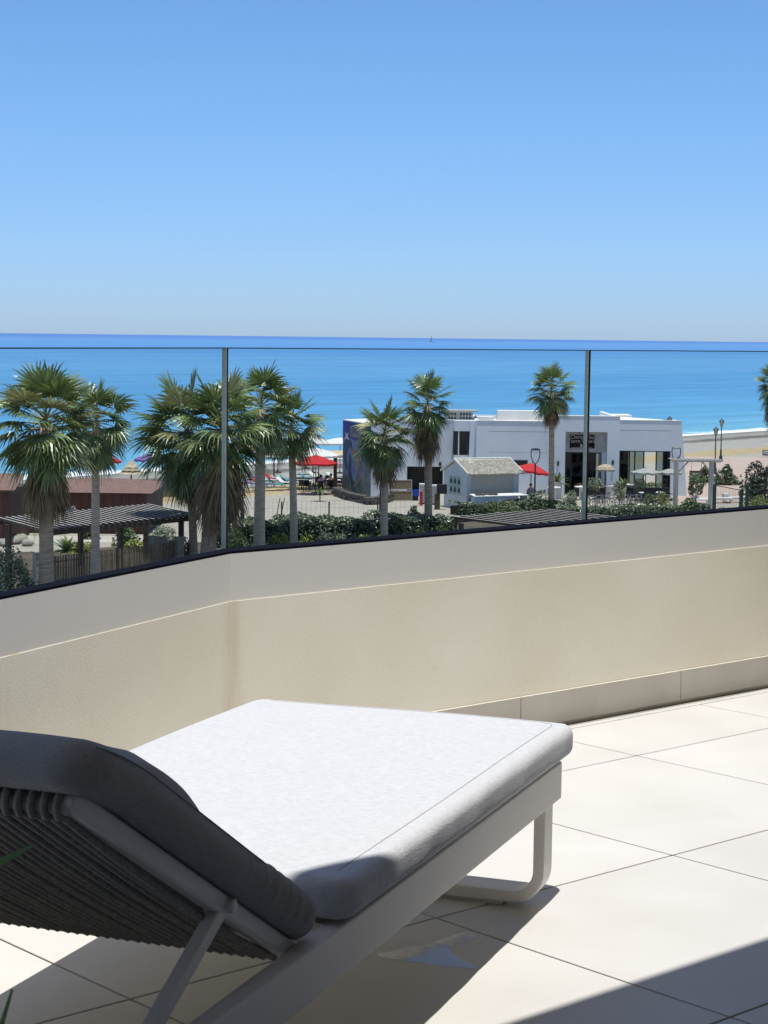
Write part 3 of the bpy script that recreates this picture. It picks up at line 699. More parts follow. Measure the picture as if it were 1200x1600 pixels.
sheet('garden_path', [G(40, 838), G(278, 838), G(270, 846), G(40, 850)], .012, 'path')
# ================================================================ palms
def palm(px, D, rpx, cx, cy, R, skirt, seed, label, nf=46, brown=False, flare=1.0, low=-.9):
    rng = random.Random(seed); k = D/3000
    base = BX(px, D); top = W(cx, cy, D); top = top-base; R = R*k*1.10; r0 = rpx*k
    t = thing('fan_palm', label, 'palm tree', base, 0, 'fan palms between the terrace and the beach')
    m = MB(); P = []; rr = []
    for i in range(21):
        u = i/20; x = top.x*(u**1.6); P.append((x, top.y*u, top.z*u)); rr.append(r0*(1.0+.28*math.exp(-u*9)*flare-.10*u+rng.uniform(-.015, .015)))
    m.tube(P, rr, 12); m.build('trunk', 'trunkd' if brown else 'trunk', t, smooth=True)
    m = MB()
    def frond(org, d, lp, lf, droop, k_, dead=False, nb=25, span=1.9):
        d = d.normalized(); hz_ = Vector((d.x, d.y, 0))
        lat = Z.cross(d); lat = lat.normalized() if lat.length > 1e-3 else Vector((1, 0, 0))
        lat = Quaternion(d, rng.uniform(-.5, .5)) @ lat
        nrm = d.cross(lat).normalized()
        if nrm.z < 0: nrm = -nrm
        # petiole with sag
        pts = [org+d*lp*u-Z*droop*lp*.35*u*u for u in (0, .35, .7, 1)]
        m.k = 2 if dead else 3; m.tube(pts, [.035*R/2.4, .028*R/2.4, .02*R/2.4, .014*R/2.4], 4, cap=False)
        hub = pts[-1]; d = (pts[-1]-pts[-2]).normalized(); nrm = d.cross(lat).normalized()
        if nrm.z < 0: nrm = -nrm
        m.k = k_
        cup = rng.uniform(-.05, .22)
        for b in range(nb):
            a = (b/(nb-1)*2-1)*span; a += rng.uniform(-.03, .03)
            v = (d*math.cos(a)+lat*math.sin(a)+nrm*cup*abs(a)*.4).normalized()
            l = lf*(.70+.30*math.cos(a*.8))*rng.uniform(.88, 1.08); w = lf*math.sin(span/(nb-1))*1.05
            sd = nrm.cross(v).normalized(); tw = (1 if b % 2 else -1)*.28
            sd = (sd+nrm*tw).normalized()
            dr = droop*rng.uniform(.7, 1.4)
            q = []
            for f, wd in ((.05, .14), (.52, 1.0), (.78, .52), (1.0, .03)):
                p = hub+v*l*f-Z*(dr*l*.62*f**2.6); s2 = sd*w*wd*.5
                if f > .9: p += Vector((rng.uniform(-.04, .04), rng.uniform(-.04, .04), -abs(rng.gauss(0, .04))))*l
                q += [p-s2, p+s2]
            m.add(q, [(0, 1, 3, 2), (2, 3, 5, 4), (4, 5, 7, 6)])
    nf = int(nf*.88)
    for i in range(nf):
        u = (i+.5)/nf; el = math.asin(max(-.95, min(.99, 1.02-(1.02-low)*u**.86))); az = i*2.39996+rng.uniform(-.35, .35)
        el += rng.uniform(-.12, .12)
        d = Vector((math.cos(az)*math.cos(el), math.sin(az)*math.cos(el), math.sin(el)))
        org = Vector(top)+Z*(R*.22*(1-2*u)*.8)
        s_ = rng.uniform(.86, 1.1)
        kk = 0 if rng.random() > .16+.35*max(0, u-.6) else 1
        frond(org, d, R*.50*s_*(1-.25*u), R*.56*s_*(1-.30*u), .17+.6*u*rng.uniform(.5, 1.4), kk)
    m.build('crown', ['palm', 'palm_dry', 'palm_dead', 'palm_stem'], t)
    if skirt:
        m = MB(); sk = skirt*k
        for i in range(int(20+skirt*.35)):
            u = rng.random(); az = rng.uniform(0, 2*PI); d = Vector((math.cos(az)*.30, math.sin(az)*.30, -1.0))
            org = Vector(top)-Z*(R*.15+sk*.60*u)+Vector((math.cos(az), math.sin(az), 0))*r0*.55
            frond(org, d, R*.14, min(sk*.62, R*.60)*rng.uniform(.7, 1.1), .9, 2, True, 15, .85)
        m.build('dead_skirt', ['palm_dead', 'palm_dead', 'palm_dead', 'palm_dead'], t)
    return t
palm(73, 86, 11.5, 71, 668, 96, 88, 11, 'largest fan palm with a long brown skirt at the left edge', 54, True, 1.6, -.62)
palm(149, 93, 6.8, 150, 662, 70, 40, 12, 'slender fan palm leaning close behind the largest palm', 46, False, 2.4, -.98)
palm(303, 101, 6.5, 292, 684, 92, 55, 13, 'left trunk of the twin palms behind the corner glass joint', 46, True, 1.2, -.8)
palm(324, 99, 12, 345, 674, 88, 95, 14, 'thick trunked twin palm with ragged brown skirt behind the corner joint', 46, True, 1.2, -.75)
palm(405, 108, 8.6, 408, 640, 70, 30, 15, 'tallest palm just right of the corner glass joint with a ringed pale trunk', 46, False, 1.0, -.85)
palm(459, 112, 5.9, 455, 668, 57, 0, 16, 'thin straight palm beside the red parasol on the beach', 40, False, .6, -.98)
palm(600, 115, 5.8, 601, 682, 57, 45, 17, 'palm in front of the painted mural wall', 44, False, .8, -.8)
palm(669, 118, 6.2, 668, 634, 49, 52, 18, 'dark trunked palm left of the white kiosk', 42, True, .7, -.72)
palm(861, 139, 4.6, 862, 614, 45, 30, 19, 'palm in front of the beach bar beside its entrance', 42, True, .7, -.55)
palm(1212, 150, 6, 1212, 604, 36, 40, 20, 'palm half cut off by the right edge of the photo', 40, True, .7, -.85)
palm(1230, 160, 6, 1229, 656, 36, 0, 21, 'lower palm crown peeping in at the right edge', 36, True, .7, -.9)
# ================================================================ hedges and shrubs
def hedge(name, label, pL, pR, depth, h, n, size, seed, mats=('hedge',)):
    A, B = G(*pL), G(*pR); nd = Vector((-(B-A).y, (B-A).x, 0)).normalized()
    if nd.y < 0: nd = -nd
    t = thing('hedge', label, 'hedge', A); rng = random.Random(seed)
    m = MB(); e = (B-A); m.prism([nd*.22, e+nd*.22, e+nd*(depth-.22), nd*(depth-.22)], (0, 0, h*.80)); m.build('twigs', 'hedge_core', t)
    m = MB(); f = hedge_sampler(Vector((0, 0, 0)), B-A, depth, h, nd); leaf_cloud(m, f, n, size, rng)
    m.build('leaves', mats[0], t); return t
hedge('hedge', 'long dark clipped hedge below the sandy square', (338, 857), (716, 846), 3.2, 1.5, 15000, .21, 31)
hedge('hedge', 'low clipped hedge in front of the row of bicycles', (880, 812), (1112, 806), 1.4, .78, 5500, .19, 32)
hedge('hedge', 'low hedge strip between the kiosk and the slatted pergola', (716, 806), (884, 800), 1.4, .8, 4200, .19, 33)
def bush(name, label, cat, px, py, wpx, hpx, mt, n, size, seed, mt2=None, f2=.15, stem=False, depth=1.0, D=None, aspect=.5):
    b0 = G(px, py) if D is None else BX(px, D); k = b0.y/3000; rx = wpx*k/2; h = hpx*k
    t = thing(name, label, cat, b0); rng = random.Random(seed)
    m = MB()
    m.tube([(0, 0, 0), (.02, .01, h*.35), (0, .02, h*.6)], [max(.03, rx*.06), max(.02, rx*.045), .012], 6)
    for i in range(5):
        q = rng.uniform(0, 6.28); m.tube([(0, 0, h*.25), (math.cos(q)*rx*.5, math.sin(q)*rx*.5, h*.7)], [max(.018, rx*.03), .008], 5)
    m.build('stem', 'bark', t)
    m = MB(); c_ = (0, 0, h*.10) if not stem else (0, 0, h*.66); rz_ = h*.92 if not stem else h*.38
    f = ell_sampler(c_, rx, rx*depth, rz_, 7, seed, .02)
    for i in range(n):
        m.k = 1 if (mt2 and rng.random() < f2) else 0
        leaf_cloud(m, f, 1, size*(.6 if m.k and mt2 in ('flower',) else 1), rng, aspect=aspect)
    m.build('foliage', [mt, mt2] if mt2 else mt, t)
    return t
bush('shrub', 'silver green feathery shrub at the foot of the hedge', 'shrub', 522, 868, 60, 50, 'silver', 1500, .20, 41, aspect=.22)
bush('shrub', 'yellow green shrub right of the silver shrub', 'shrub', 566, 866, 46, 40, 'yellow_leaf', 700, .20, 42, 'green_leaf', .4)
bush('shrub', 'small yellow flowering shrub beside the palm at the mural', 'shrub', 592, 864, 22, 34, 'yellow_leaf', 420, .18, 43, 'green_leaf', .4)
bush('shrub', 'bushy green grass clump left of the tallest palm', 'shrub', 380, 876, 66, 52, 'green_leaf', 1500, .26, 44, 'silver', .3, aspect=.2)
bush('shrub', 'bright yellow green clump right of the tallest palm', 'shrub', 432, 868, 50, 40, 'yellow_leaf', 800, .22, 45, 'green_leaf', .35)
bush('shrub', 'tiny yellow green tuft right of the thin palm', 'shrub', 480, 863, 26, 30, 'yellow_leaf', 240, .18, 46)
bush('shrub', 'feathery green shrub left of the dark trunked palm', 'shrub', 658, 850, 34, 34, 'green_leaf', 500, .2, 47, aspect=.22)
bush('shrub', 'feathery green shrub right of the dark trunked palm', 'shrub', 692, 848, 36, 34, 'green_leaf', 620, .2, 48, aspect=.22)
bush('shrub', 'small round shrub on the sand behind the hedge', 'shrub', 645, 806, 17, 24, 'dark_leaf', 420, .17, 49)
bush('shrub', 'large glossy shrub at the far left beside the stone pillar', 'shrub', 16, 955, 100, 140, 'silver', 4600, .2, 50, 'hedge', .25)
bush('shrub', 'bright green shrub behind the picket fence below the pergola', 'shrub', 198, 853, 46, 42, 'green_leaf', 1300, .22, 51, 'dark_leaf', .4)
bush('shrub', 'dark shrub beside the cycad behind the picket fence', 'shrub', 140, 842, 40, 24, 'dark_leaf', 700, .22, 52)
bush('shrub', 'yellow flowering ground shrub along the picket fence', 'shrub', 215, 858, 50, 18, 'yellow_leaf', 600, .2, 53, 'flower', .2)
bush('shrub', 'yellow flowering ground shrub below the cycad', 'shrub', 128, 862, 44, 16, 'yellow_leaf', 420, .2, 54, 'green_leaf', .4)
bush('shrub', 'pale flowering shrub at the stone pillar', 'shrub', 238, 855, 34, 26, 'silver', 600, .2, 55, 'flower', .2)
bush('shrub', 'dusty pink seed head shrub at the foot of the picket fence', 'shrub', 138, 940, 56, 40, 'flower_pink', 700, .15, 56, 'silver', .25)
bush('shrub', 'round green bush showing above the pergola slats', 'shrub', 202, 842, 26, 50, 'green_leaf', 700, .2, 57, 'flower', .05, stem=True)
bush('shrub', 'dark leafy shrub between the stone pillar and the twin palms', 'shrub', 292, 885, 36, 62, 'silver', 1500, .2, 58, 'hedge', .6)
bush('shrub', 'grey leafy shrub on the gravel by the pillar', 'shrub', 256, 845, 46, 24, 'silver', 700, .2, 59, 'flower', .15)
bush('shrub', 'climbing green vine on the kiosk counter', 'shrub', 740, 800, 22, 40, 'green_leaf', 800, .17, 60, 'dark_leaf', .5)
bush('shrub', 'broad bush in front of the white counter', 'shrub', 784, 804, 58, 32, 'green_leaf', 1500, .19, 61, 'silver', .35)
bush('shrub', 'white flowering oleander left of the second black joint', 'shrub', 886, 804, 44, 44, 'silver', 1700, .2, 62, 'flower', .22)
bush('shrub', 'loose pale shrub behind the modern lamp post', 'shrub', 838, 801, 40, 38, 'silver', 1000, .18, 63, 'green_leaf', .4)
bush('olive_tree', 'small brown leaved tree behind the bicycles', 'tree', 967, 796, 24, 46, 'green_leaf', 420, .17, 64, 'flower_pink', .3, stem=True)
bush('olive_tree', 'round grey green olive tree in front of the bar windows', 'tree', 1000, 783, 21, 38, 'silver', 520, .16, 65, stem=True)
bush('olive_tree', 'grey potted olive tree behind the second black joint', 'tree', 931, 780, 26, 36, 'silver', 480, .17, 66, stem=True)
bush('olive_tree', 'small leafy tree inside the white entrance arch', 'tree', 1086, 799, 30, 62, 'green_leaf', 900, .19, 67, 'silver', .4, stem=True)
bush('shrub', 'leafy shrub at the foot of the white entrance arch', 'shrub', 1078, 806, 34, 32, 'green_leaf', 700, .19, 68, 'dark_leaf', .4)
bush('shrub', 'dark shrub behind the white entrance arch', 'shrub', 1098, 754, 34, 32, 'dark_leaf', 900, .24, 69)
bush('shrub', 'dark spreading shrub at the foot of the lantern posts', 'shrub', 1132, 757, 46, 36, 'dark_leaf', 1500, .25, 70, 'hedge', .3)
bush('shrub', 'big dark rounded bush at the right edge', 'shrub', 1194, 784, 74, 72, 'dark_leaf', 4200, .26, 71, 'hedge', .35)
bush('shrub', 'yellow green shrub in front of the big dark bush', 'shrub', 1186, 806, 54, 40, 'yellow_leaf', 1300, .22, 72, 'green_leaf', .6)
bush('shrub', 'low leafy strip behind the green mesh fence', 'shrub', 1145, 812, 60, 20, 'hedge', 1200, .2, 73, 'green_leaf', .4)
bush('shrub', 'wispy seed stalk plant left of the big dark bush', 'shrub', 1160, 796, 16, 64, 'dark_leaf', 110, .30, 74, 'flower_pink', .2)
bush('shrub', 'yellow green spiky shrub left of the lamp by the arch', 'shrub', 1038, 797, 26, 36, 'yellow_leaf', 420, .3, 75, 'green_leaf', .4, aspect=.15)
bush('shrub', 'leafy shrubs behind the bicycles', 'shrub', 1016, 797, 26, 32, 'green_leaf', 520, .19, 76, 'dark_leaf', .5)
def rosette(name, label, cat, b0, n, ln, mt, seed, w=.05, up=.5, pot=None, k2=None):
    t = thing(name, label, cat, b0); rng = random.Random(seed); z0 = 0
    if pot:
        m = MB(); r_, h_ = pot; m.lathe([(r_*.8, 0), (r_, h_*.96), (r_*1.06, h_*.97), (r_*1.06, h_), (r_*.9, h_), (r_*.88, h_*.9)], n=16); m.build('pot', 'white', t); z0 = h_*.9
    m = MB()
    for i in range(n):
        az = i*2.4+rng.uniform(-.2, .2); el = rng.uniform(up-.45, up+.75); d = Vector((math.cos(az)*math.cos(el), math.sin(az)*math.cos(el), math.sin(el)))
        l = ln*rng.uniform(.75, 1.1); sd = d.cross(Z).normalized(); q = []
        for f, wd in ((0, .6), (.4, 1), (.75, .7), (1, .05)):
            p = Vector((0, 0, z0))+d*l*f-Z*(.30*l*f*f); q += [p-sd*w*wd, p+sd*w*wd]
        m.k = 1 if k2 and rng.random() < .25 else 0
        m.add(q, [(0, 1, 3, 2), (2, 3, 5, 4), (4, 5, 7, 6)])
    m.build('leaves', [mt, k2] if k2 else mt, t); return t
rosette('cycad', 'dark green cycad with arching fronds behind the picket fence', 'cycad', G(105, 862), 46, 1.5, 'palm', 81, .09, .5)
rosette('planted_palm', 'spiky fan plant in a tall white planter left of the bar entrance', 'planter', G(871, 779), 34, 1.35, 'palm', 82, .08, .55, (.36, 1.35), 'palm_dry')
rosette('planted_palm', 'spiky fan plant in front of the bar window right of the entrance', 'planter', G(972, 778), 34, 1.3, 'palm', 83, .08, .6, (.34, .9), 'silver')
rosette('agave', 'grey agave beside the red tilted parasol', 'agave', G(843, 788), 22, .9, 'silver', 84, .07, .6)
rosette('sapling', 'small palm sapling on the sand below the red parasol', 'sapling', BX(500, 146, .7), 16, .9, 'green_leaf', 85, .07, .25)
m = MB(); m.tube([(0, 0, -.75), (0, 0, .05)], .05, 6); m.build('stem', 'bark', bpy.data.objects['sapling'])
# ================================================================ pergolas, fence, shed
def frame_of(A, B): 
    d = (B-A); d.z = 0; d.normalize(); return d, Vector((-d.y, d.x, 0))
def pergola(label, P00, P10, P01, nsl, zt, posts, sw=.07):
    """P00 near corner, P10 along, P01 across (slat direction)"""
    o = P00.copy(); o.z = 0; e1 = P10-P00; e1.z = 0; e2 = P01-P00; e2.z = 0
    t = thing('pergola', label, 'pergola', o)
    def beam(a, b, w, z0, z1, name, mt):
        m = MB(); d = (b-a).normalized(); s_ = Vector((-d.y, d.x, 0))*w/2
        m.prism([a-s_+Z*z0, b-s_+Z*z0, b+s_+Z*z0, a+s_+Z*z0], (0, 0, z1-z0)); return m.build(name, mt, t)
    u1 = e1.normalized(); u2 = e2.normalized()
    for q in (0, 1): beam(e2*q-u1*.25, e1+e2*q+u1*.25, .12, zt-.34, zt-.131, 'beam', 'pergola')
    m = MB(); mt_ = MB()
    for i in range(nsl):
        c = e1*(i/(nsl-1)); a = c-u2*.3; b = c+e2+u2*.3; s_ = u1*sw/2
        m.prism([a-s_+Z*(zt-.13), b-s_+Z*(zt-.13), b+s_+Z*(zt-.13), a+s_+Z*(zt-.13)], (0, 0, .13))
        s2 = s_*.96; mt_.prism([a-s2+Z*(zt+.001), b-s2+Z*(zt+.001), b+s2+Z*(zt+.001), a+s2+Z*(zt+.001)], (0, 0, .004))
    so_ = m.build('slats', 'pergola', t); mt_.build('sunlit_slat_tops', 'pergola_top', so_)
    for (x, y) in posts:
        c = e1*x+e2*y; m = MB(); m.box(c.x-.14, c.x+.14, c.y-.14, c.y+.14, 0, zt-.341); m.build('post', 'pergola', t)
    return t
pergola('dark slatted pergola in front of the brown beach shed', G(68, 827, 3), G(306, 803, 3), G(2, 809, 3), 27, 3.0, ((.03, .06), (.93, .10), (.5, .06), (.03, .95), (.95, .92), (.5, .95)), .13)
pergola('slatted pergola just below the glass at the second black joint', G(712, 807, 3), G(860, 796, 3), G(836, 822.5, 3), 12, 3.0, ((.02, .05), (.97, .05), (.02, .95), (.97, .95)), .14)
# picket fence
fa, fb = G(84, 921), G(275, 893.5); d, nrm = frame_of(fa, fb); ln = (fb-fa).length
pf = thing('picket_fence', 'brown picket fence between the big palm and the stone pillar', 'fence', fa, math.atan2(d.y, d.x))
m = MB(); rg = random.Random(6); n_ = int(ln/.185)
for i in range(n_):
    x = .05+i*ln/n_; w = rg.uniform(.115, .135); h_ = 1.62+rg.uniform(-.03, .03); m.box(x, x+w, -.012, .012, .06, h_)
m.build('pickets', 'picket', pf)
for z in (.35, 1.3):
    m = MB(); m.box(0, ln, .0125, .06, z, z+.09); m.build('rail', 'picket', pf)
for x in (.02, ln*.5, ln-.12):
    m = MB(); m.box(x, x+.1, .0605, .16, 0, 1.66); m.build('post', 'picket', pf)
def stone_pillar(px, py, w, h, label):
    b0 = G(px, py); t = thing('stone_pillar', label, 'pillar', b0, .6, 'stone pillars of the garden fence'); m = MB(); rr = random.Random(int(px)); z = 0
    while z < h-.1:
        hh = .26; j = rr.uniform(-.012, .012); m.box(-w/2+j, w/2+j, -w/2-j, w/2-j, z+.008, z+hh); z += hh
    m.build('blocks', 'stone', t, bevel=.015)
    m = MB(); m.box(-w/2+.02, w/2-.02, -w/2+.02, w/2-.02, 0, z); m.build('mortar', 'rubble', t)
    m = MB(); m.box(-w/2-.05, w/2+.05, -w/2-.05, w/2+.05, z+.002, z+.09); m.build('cap', 'stone', t, bevel=.015); return t
stone_pillar(280, 895, .40, 1.75, 'pale block stone pillar ending the picket fence on the right')
stone_pillar(60, 932, .42, 2.0, 'pale block stone pillar half hidden behind the largest palm')
lw0 = G(276, 893)+nrm*.5
m = MB(); m.box(0, .35, 0, 2.4, 0, 1.66); o = m.build('low_wall', 'stone', bevel=.02); o.location = lw0; o.rotation_euler = (0, 0, .62); tag(o, 'pale stone garden wall running back from the right fence pillar', 'wall')
# boulders at the far left
for i, (x, y, r_) in enumerate(((12, 846, .55), (22, 850, .45), (32, 848, .5), (5, 853, .4), (43, 853, .38))):
    m = MB(); rr = random.Random(i); pr = []
    m.lathe([(r_*.55, 0), (r_, r_*.35), (r_*.85, r_*.8), (r_*.35, r_*1.05)], n=9); m.v = [(a*rr.uniform(.85, 1.15), b*rr.uniform(.85, 1.15), c*rr.uniform(.9, 1.1)) for a, b, c in m.v]
    o = m.build('boulder', 'stone', smooth=False, bevel=.05); o.location = G(x, y); tag(o, 'pale garden boulder in the heap at the far left', 'boulder', 'pale boulders at the far left')
# beach shed
D0 = 120
a = BX(22, D0); b = BX(228.5, D0); wl = b.x-a.x
sh = thing('beach_shed', 'long brown plank beach shed with a hipped roof behind the pergola', 'shed', a)
hw = W(130, 769, D0).z
m = MB(); npl = 16
for i in range(npl): m.box(i*wl/npl+.012, (i+1)*wl/npl-.012, 0, .06, 0, hw)
m.build('plank_wall', 'redbrown', sh)
m = MB(); m.box(0, wl, .0605, 9, 0, hw-.01); m.build('core', 'brown', sh)
m = MB(); e = .38; hr = W(150, 746, D0+5).z-hw; x0, x1, y0, y1 = -e, wl+e, -e, 9.4
m.add([(x0, y0, hw), (x1, y0, hw), (x1, y1, hw), (x0, y1, hw), (x0+3.2, 4.5, hw+hr), (x1-2.3, 4.5, hw+hr)], [(0, 1, 5, 4), (1, 2, 5), (2, 3, 4, 5), (3, 0, 4), (3, 2, 1, 0)])
m.v = [(x, y, z+.002) for x, y, z in m.v]; m.build('roof', 'shingle', sh)
# graffiti on its wall: a white patch with looping dark strokes
gx = W(99, 805, D0).x-a.x; gx2 = W(121, 805, D0).x-a.x; gz0 = W(110, 805, D0).z; gz1 = W(110, 790, D0).z
gw = gx2-gx; gh = gz1-gz0
m = MB(); m.prism([(gx, -.012, gz0), (gx+gw, -.012, gz0), (gx+gw*.92, -.012, gz0+gh*.6), (gx+gw*.8, -.012, gz0+gh), (gx+.02, -.012, gz0+gh*.85)], (0, .011, 0))
gr = m.build('graffiti', 'white', sh)
m = MB()
for pts in ([(.08, .1), (.1, .8), (.25, .9), (.3, .6), (.15, .5), (.34, .35), (.28, .1), (.1, .12)], [(.42, .9), (.46, .2), (.56, .6), (.64, .2), (.72, .85)], [(.70, .3), (.82, .55), (.78, .15), (.92, .3)]):
    m.tube([(gx+gw*x, -.016, gz0+gh*y) for x, y in pts], .035, 6)
m.build('stroke', 'black', gr)
# dark red annex at the far left
D1 = 113; a = BX(-40, D1); b = BX(17, D1)
an = thing('beach_annex', 'dark red wooden annex at the far left edge', 'shed', a); hw2 = W(5, 767, D1).z; wl2 = b.x-a.x
m = MB()
for i in range(5): m.box(i*wl2/5+.01, (i+1)*wl2/5-.01, 0, .06, 0, hw2)
m.build('plank_wall', 'redbrown', an)
m = MB(); m.box(.0, wl2, .0605, 6, 0, hw2); m.build('core', 'brown', an)
m = MB(); m.prism([(-.3, -.3, hw2+.003), (wl2+.3, -.3, hw2+.003), (wl2+.3, 3, hw2+.75), (-.3, 3, hw2+.75)], (0, 0, .08)); m.build('roof', 'shingle', an)
# ochre reed windbreak behind the shed
A, B = G(200, 778), G(345, 775); d, nrm = frame_of(A, B); l_ = (B-A).length
rf = thing('windbreak', 'ochre reed windbreak on the sand right of the brown shed', 'windbreak', A, math.atan2(d.y, d.x))
m = MB(); rg = random.Random(3); n_ = 90
for i in range(n_): m.box(i*l_/n_, (i+.95)*l_/n_, -.02+rg.uniform(-.02, .02), .02, 0, 1.35+rg.uniform(-.05, .05))
m.build('reeds', 'ochre', rf)
m = MB(); m.tube([(0, -.06, 1.0), (l_, -.06, 1.0)], .03, 6); m.build('rail', 'brown', rf)
for i in range(6):
    m = MB(); m.tube([(i*l_/5, .07, 0), (i*l_/5, .07, 1.5)], .04, 6); m.build('post', 'brown', rf)
# ================================================================ beach bar
bar = thing('beach_bar', 'low white beach bar with dark entrance, brown sign and flat roofs', 'building', (0, 155, 0))
O_ = bar.location
def X(px, D, py=740): return W(px, py, D).x
def ZZ(px, py, D): return W(px, py, D).z
def wallbox(name, x0, x1, y0, y1, z0, z1, mt='render', parent=None):
    m = MB(); m.box(x0, x1, y0-155, y1-155, z0, z1); return m.build(name, mt, parent or bar)
# middle wing
xm0, xm1 = X(744, 155, 700), X(868, 155, 700); hm = ZZ(800, 658.5, 155)
wallbox('middle_wall', xm0, xm1, 155, 155.3, 0, hm)
m = MB(); m.box(xm0+1.0, xm1-.05, 154.997-155, 155-155.001, ZZ(800, 674.6, 155), ZZ(800, 674, 155)); m.build('render_joint', 'groove', bar)
m = MB(); m.box(xm0+1.0, xm1-.3, 154.997-155, 155-155.001, ZZ(800, 706.9, 155), ZZ(800, 706.4, 155)); m.build('render_joint', 'recess', bar)
wallbox('side_wall', xm0, xm0+.3, 155.301, 168, 0, hm); wallbox('back_wall', xm0+.3, xm1, 167.7, 168, 0, hm)
wallbox('roof', xm0+.301, xm1, 155.301, 167.699, hm-.55, hm-.35, 'render_top')
wallbox('roof_block', X(778, 166, 640), X(872, 166, 640), 166, 167.6, hm-.349, ZZ(820, 642, 166), 'render_top')
wallbox('roof_kerb', X(740, 162, 650), X(770, 162, 650), 160.5, 162, hm-.349, ZZ(750, 650, 162), 'render_top')
wallbox('coping', xm0-.03, xm1, 154.96, 155.34, hm+.001, hm+.06, 'render_top')
m = MB(); m.box(X(798, 155), X(824, 155), -.06, -.002, ZZ(810, 730, 155), ZZ(810, 719, 155)); m.build('serving_hatch', 'black', bar)
# window corner: leaning pier and glazed slot
xw0, xw1 = X(709.5, 156, 690), X(745, 156, 690); hw_ = ZZ(725, 657, 156)
xa = X(735.5, 155.6, 660)
m = MB(); m.prism([(X(730, 155.6, 772), 155.4-155, 0), (xw1, .4, 0), (xw1, .4, hw_), (X(735, 155.6, 660), .4, hw_)], (0, .6, 0)); m.build('leaning_pier', 'render', bar)
wallbox('window_head', xw0, xw1, 155.8, 156.8, ZZ(720, 673.5, 156), hw_-.01); wallbox('window_base', xw0, xw1, 155.8, 156.8, 0, ZZ(720, 711, 156), 'render_top')
zb, zt = ZZ(720, 711, 156)+.002, ZZ(720, 673.5, 156)-.002
for (p0, p1) in ((708, 715.5), (717.5, 733)):
    x0, x1 = X(p0, 156, 690), X(p1, 156, 690); m = MB(); f_ = .10
    for bx in ((x0, x0+f_), (x1-f_*2.2, x1)): m.box(bx[0], bx[1], .86, .98, zb, zt)
    m.box(x0+f_, x1-f_*2.2, .86, .98, zb, zb+f_); m.box(x0+f_, x1-f_*2.2, .86, .98, zt-f_, zt)
    w_ = m.build('window', 'aluf', bar); m = MB(); m.box(x0+f_, x1-f_*2.2, .91, .93, zb+f_, zt-f_); m.build('pane', 'winglass', w_)
wallbox('window_mullion', X(715.4, 156, 690)+.01, X(717.6, 156, 690)-.01, 155.82, 156.3, zb, zt, 'render_top')
wallbox('slot_back', xw0, xw1, 158, 158.2, 0, hw_-.02, 'recess')
wallbox('corner_roof', xw0, xw1, 156.801, 168, hw_-.5, hw_-.3, 'render_top')
# left wing with garage opening
xl0, xl1 = X(602, 157, 700), X(710, 157, 700); hl = ZZ(690, 657, 157); gx0, gx1 = X(636, 157), X(692, 157); gzt = ZZ(660, 729, 157)
wallbox('left_wall', xl0, gx0, 157, 157.3, 0, hl); wallbox('left_wall', gx1, xl1, 157, 157.3, 0, hl); wallbox('left_wall', gx0, gx1, 157, 157.3, gzt, hl)
wallbox('garage_recess', gx0, gx1, 158.6, 158.8, 0, gzt, 'black'); wallbox('garage_recess', gx0, gx1, 157.301, 158.599, gzt+.001, gzt+.05, 'black')
wallbox('roof', xl0, xl1+2, 157.301, 160, hl-.3, hl-.1, 'render_top'); wallbox('back_wall', xl0, xl1, 159.9, 160.2, 0, hl-.02)
wallbox('coping', xl0, xl1, 156.97, 157.33, hl+.001, hl+.06, 'render_top')
# mural prow
PA = BX(535, 156); PB = BX(579, 148); PC = BX(602.5, 157.3); hmz = ZZ(536, 656.3, 156)
loc = lambda p, z: (p.x, p.y-155, z)
m = MB(); m.prism([loc(PA, 0), loc(PB, 0), loc(PC, 0), loc(PC+Vector((0, 2.7, 0)), 0)], (0, 0, hmz)); m.build('prow_wall', 'render', bar)
m = MB(); q_ = (PA-PB).normalized()*.15
m.prism([loc(PA, hmz+.001), loc(PB, hmz+.001), loc(PC, hmz+.001), loc(PC+Vector((0, 2.7, 0)), hmz+.001)], (0, 0, .05)); m.build('coping', 'render_top', bar)
d, nrm = frame_of(PA, PB); nrm = -nrm if nrm.y > 0 else nrm
lm = (PB-PA).length
def mural_piece(name, poly, dep, mt, parent):
    m = MB(); pts = []
    for u, v in poly:
        p = PA+d*(u*lm)+nrm*dep; pts.append((p.x, p.y-155, v*hmz))
    m.face(pts); return m.build(name, mt, parent)
mpl = mural_piece('mural', [(.0, .02), (.995, .02), (.995, .995), (0, .995)], .006, 'mural_water', bar)
def mp(poly, dep, mt, name='painted_shape'): return mural_piece(name, poly, dep, mt, mpl)
mp([(0, .72), (.2, .78), (.45, .74), (.75, .80), (.99, .76), (.99, .99), (0, .99)], .012, 'mural_sky')
mp([(0, .02), (.99, .02), (.99, .20), (.75, .26), (.5, .16), (.25, .25), (0, .22)], .012, 'mural_green')
mp([(.72, .05), (.98, .05), (.99, .74), (.86, .78), (.76, .66), (.80, .4), (.70, .25)], .018, 'mural_grey')
mp([(.02, .66), (.16, .78), (.33, .72), (.38, .6), (.22, .64), (.12, .48), (.20, .30), (.10, .33), (.03, .46)], .018, 'mural_dark')
mp([(.24, .54), (.34, .52), (.30, .34), (.42, .14), (.52, .03), (.40, .05), (.22, .26)], .018, 'mural_dark')
mp([(.34, .64), (.50, .60), (.60, .48), (.68, .38), (.66, .24), (.50, .12), (.40, .10), (.52, .20), (.57, .30), (.55, .40), (.46, .50), (.36, .58)], .024, 'mural_pink')
mp([(.44, .18), (.55, .24), (.61, .34), (.62, .42), (.58, .30), (.50, .22)], .030, 'mural_dark')
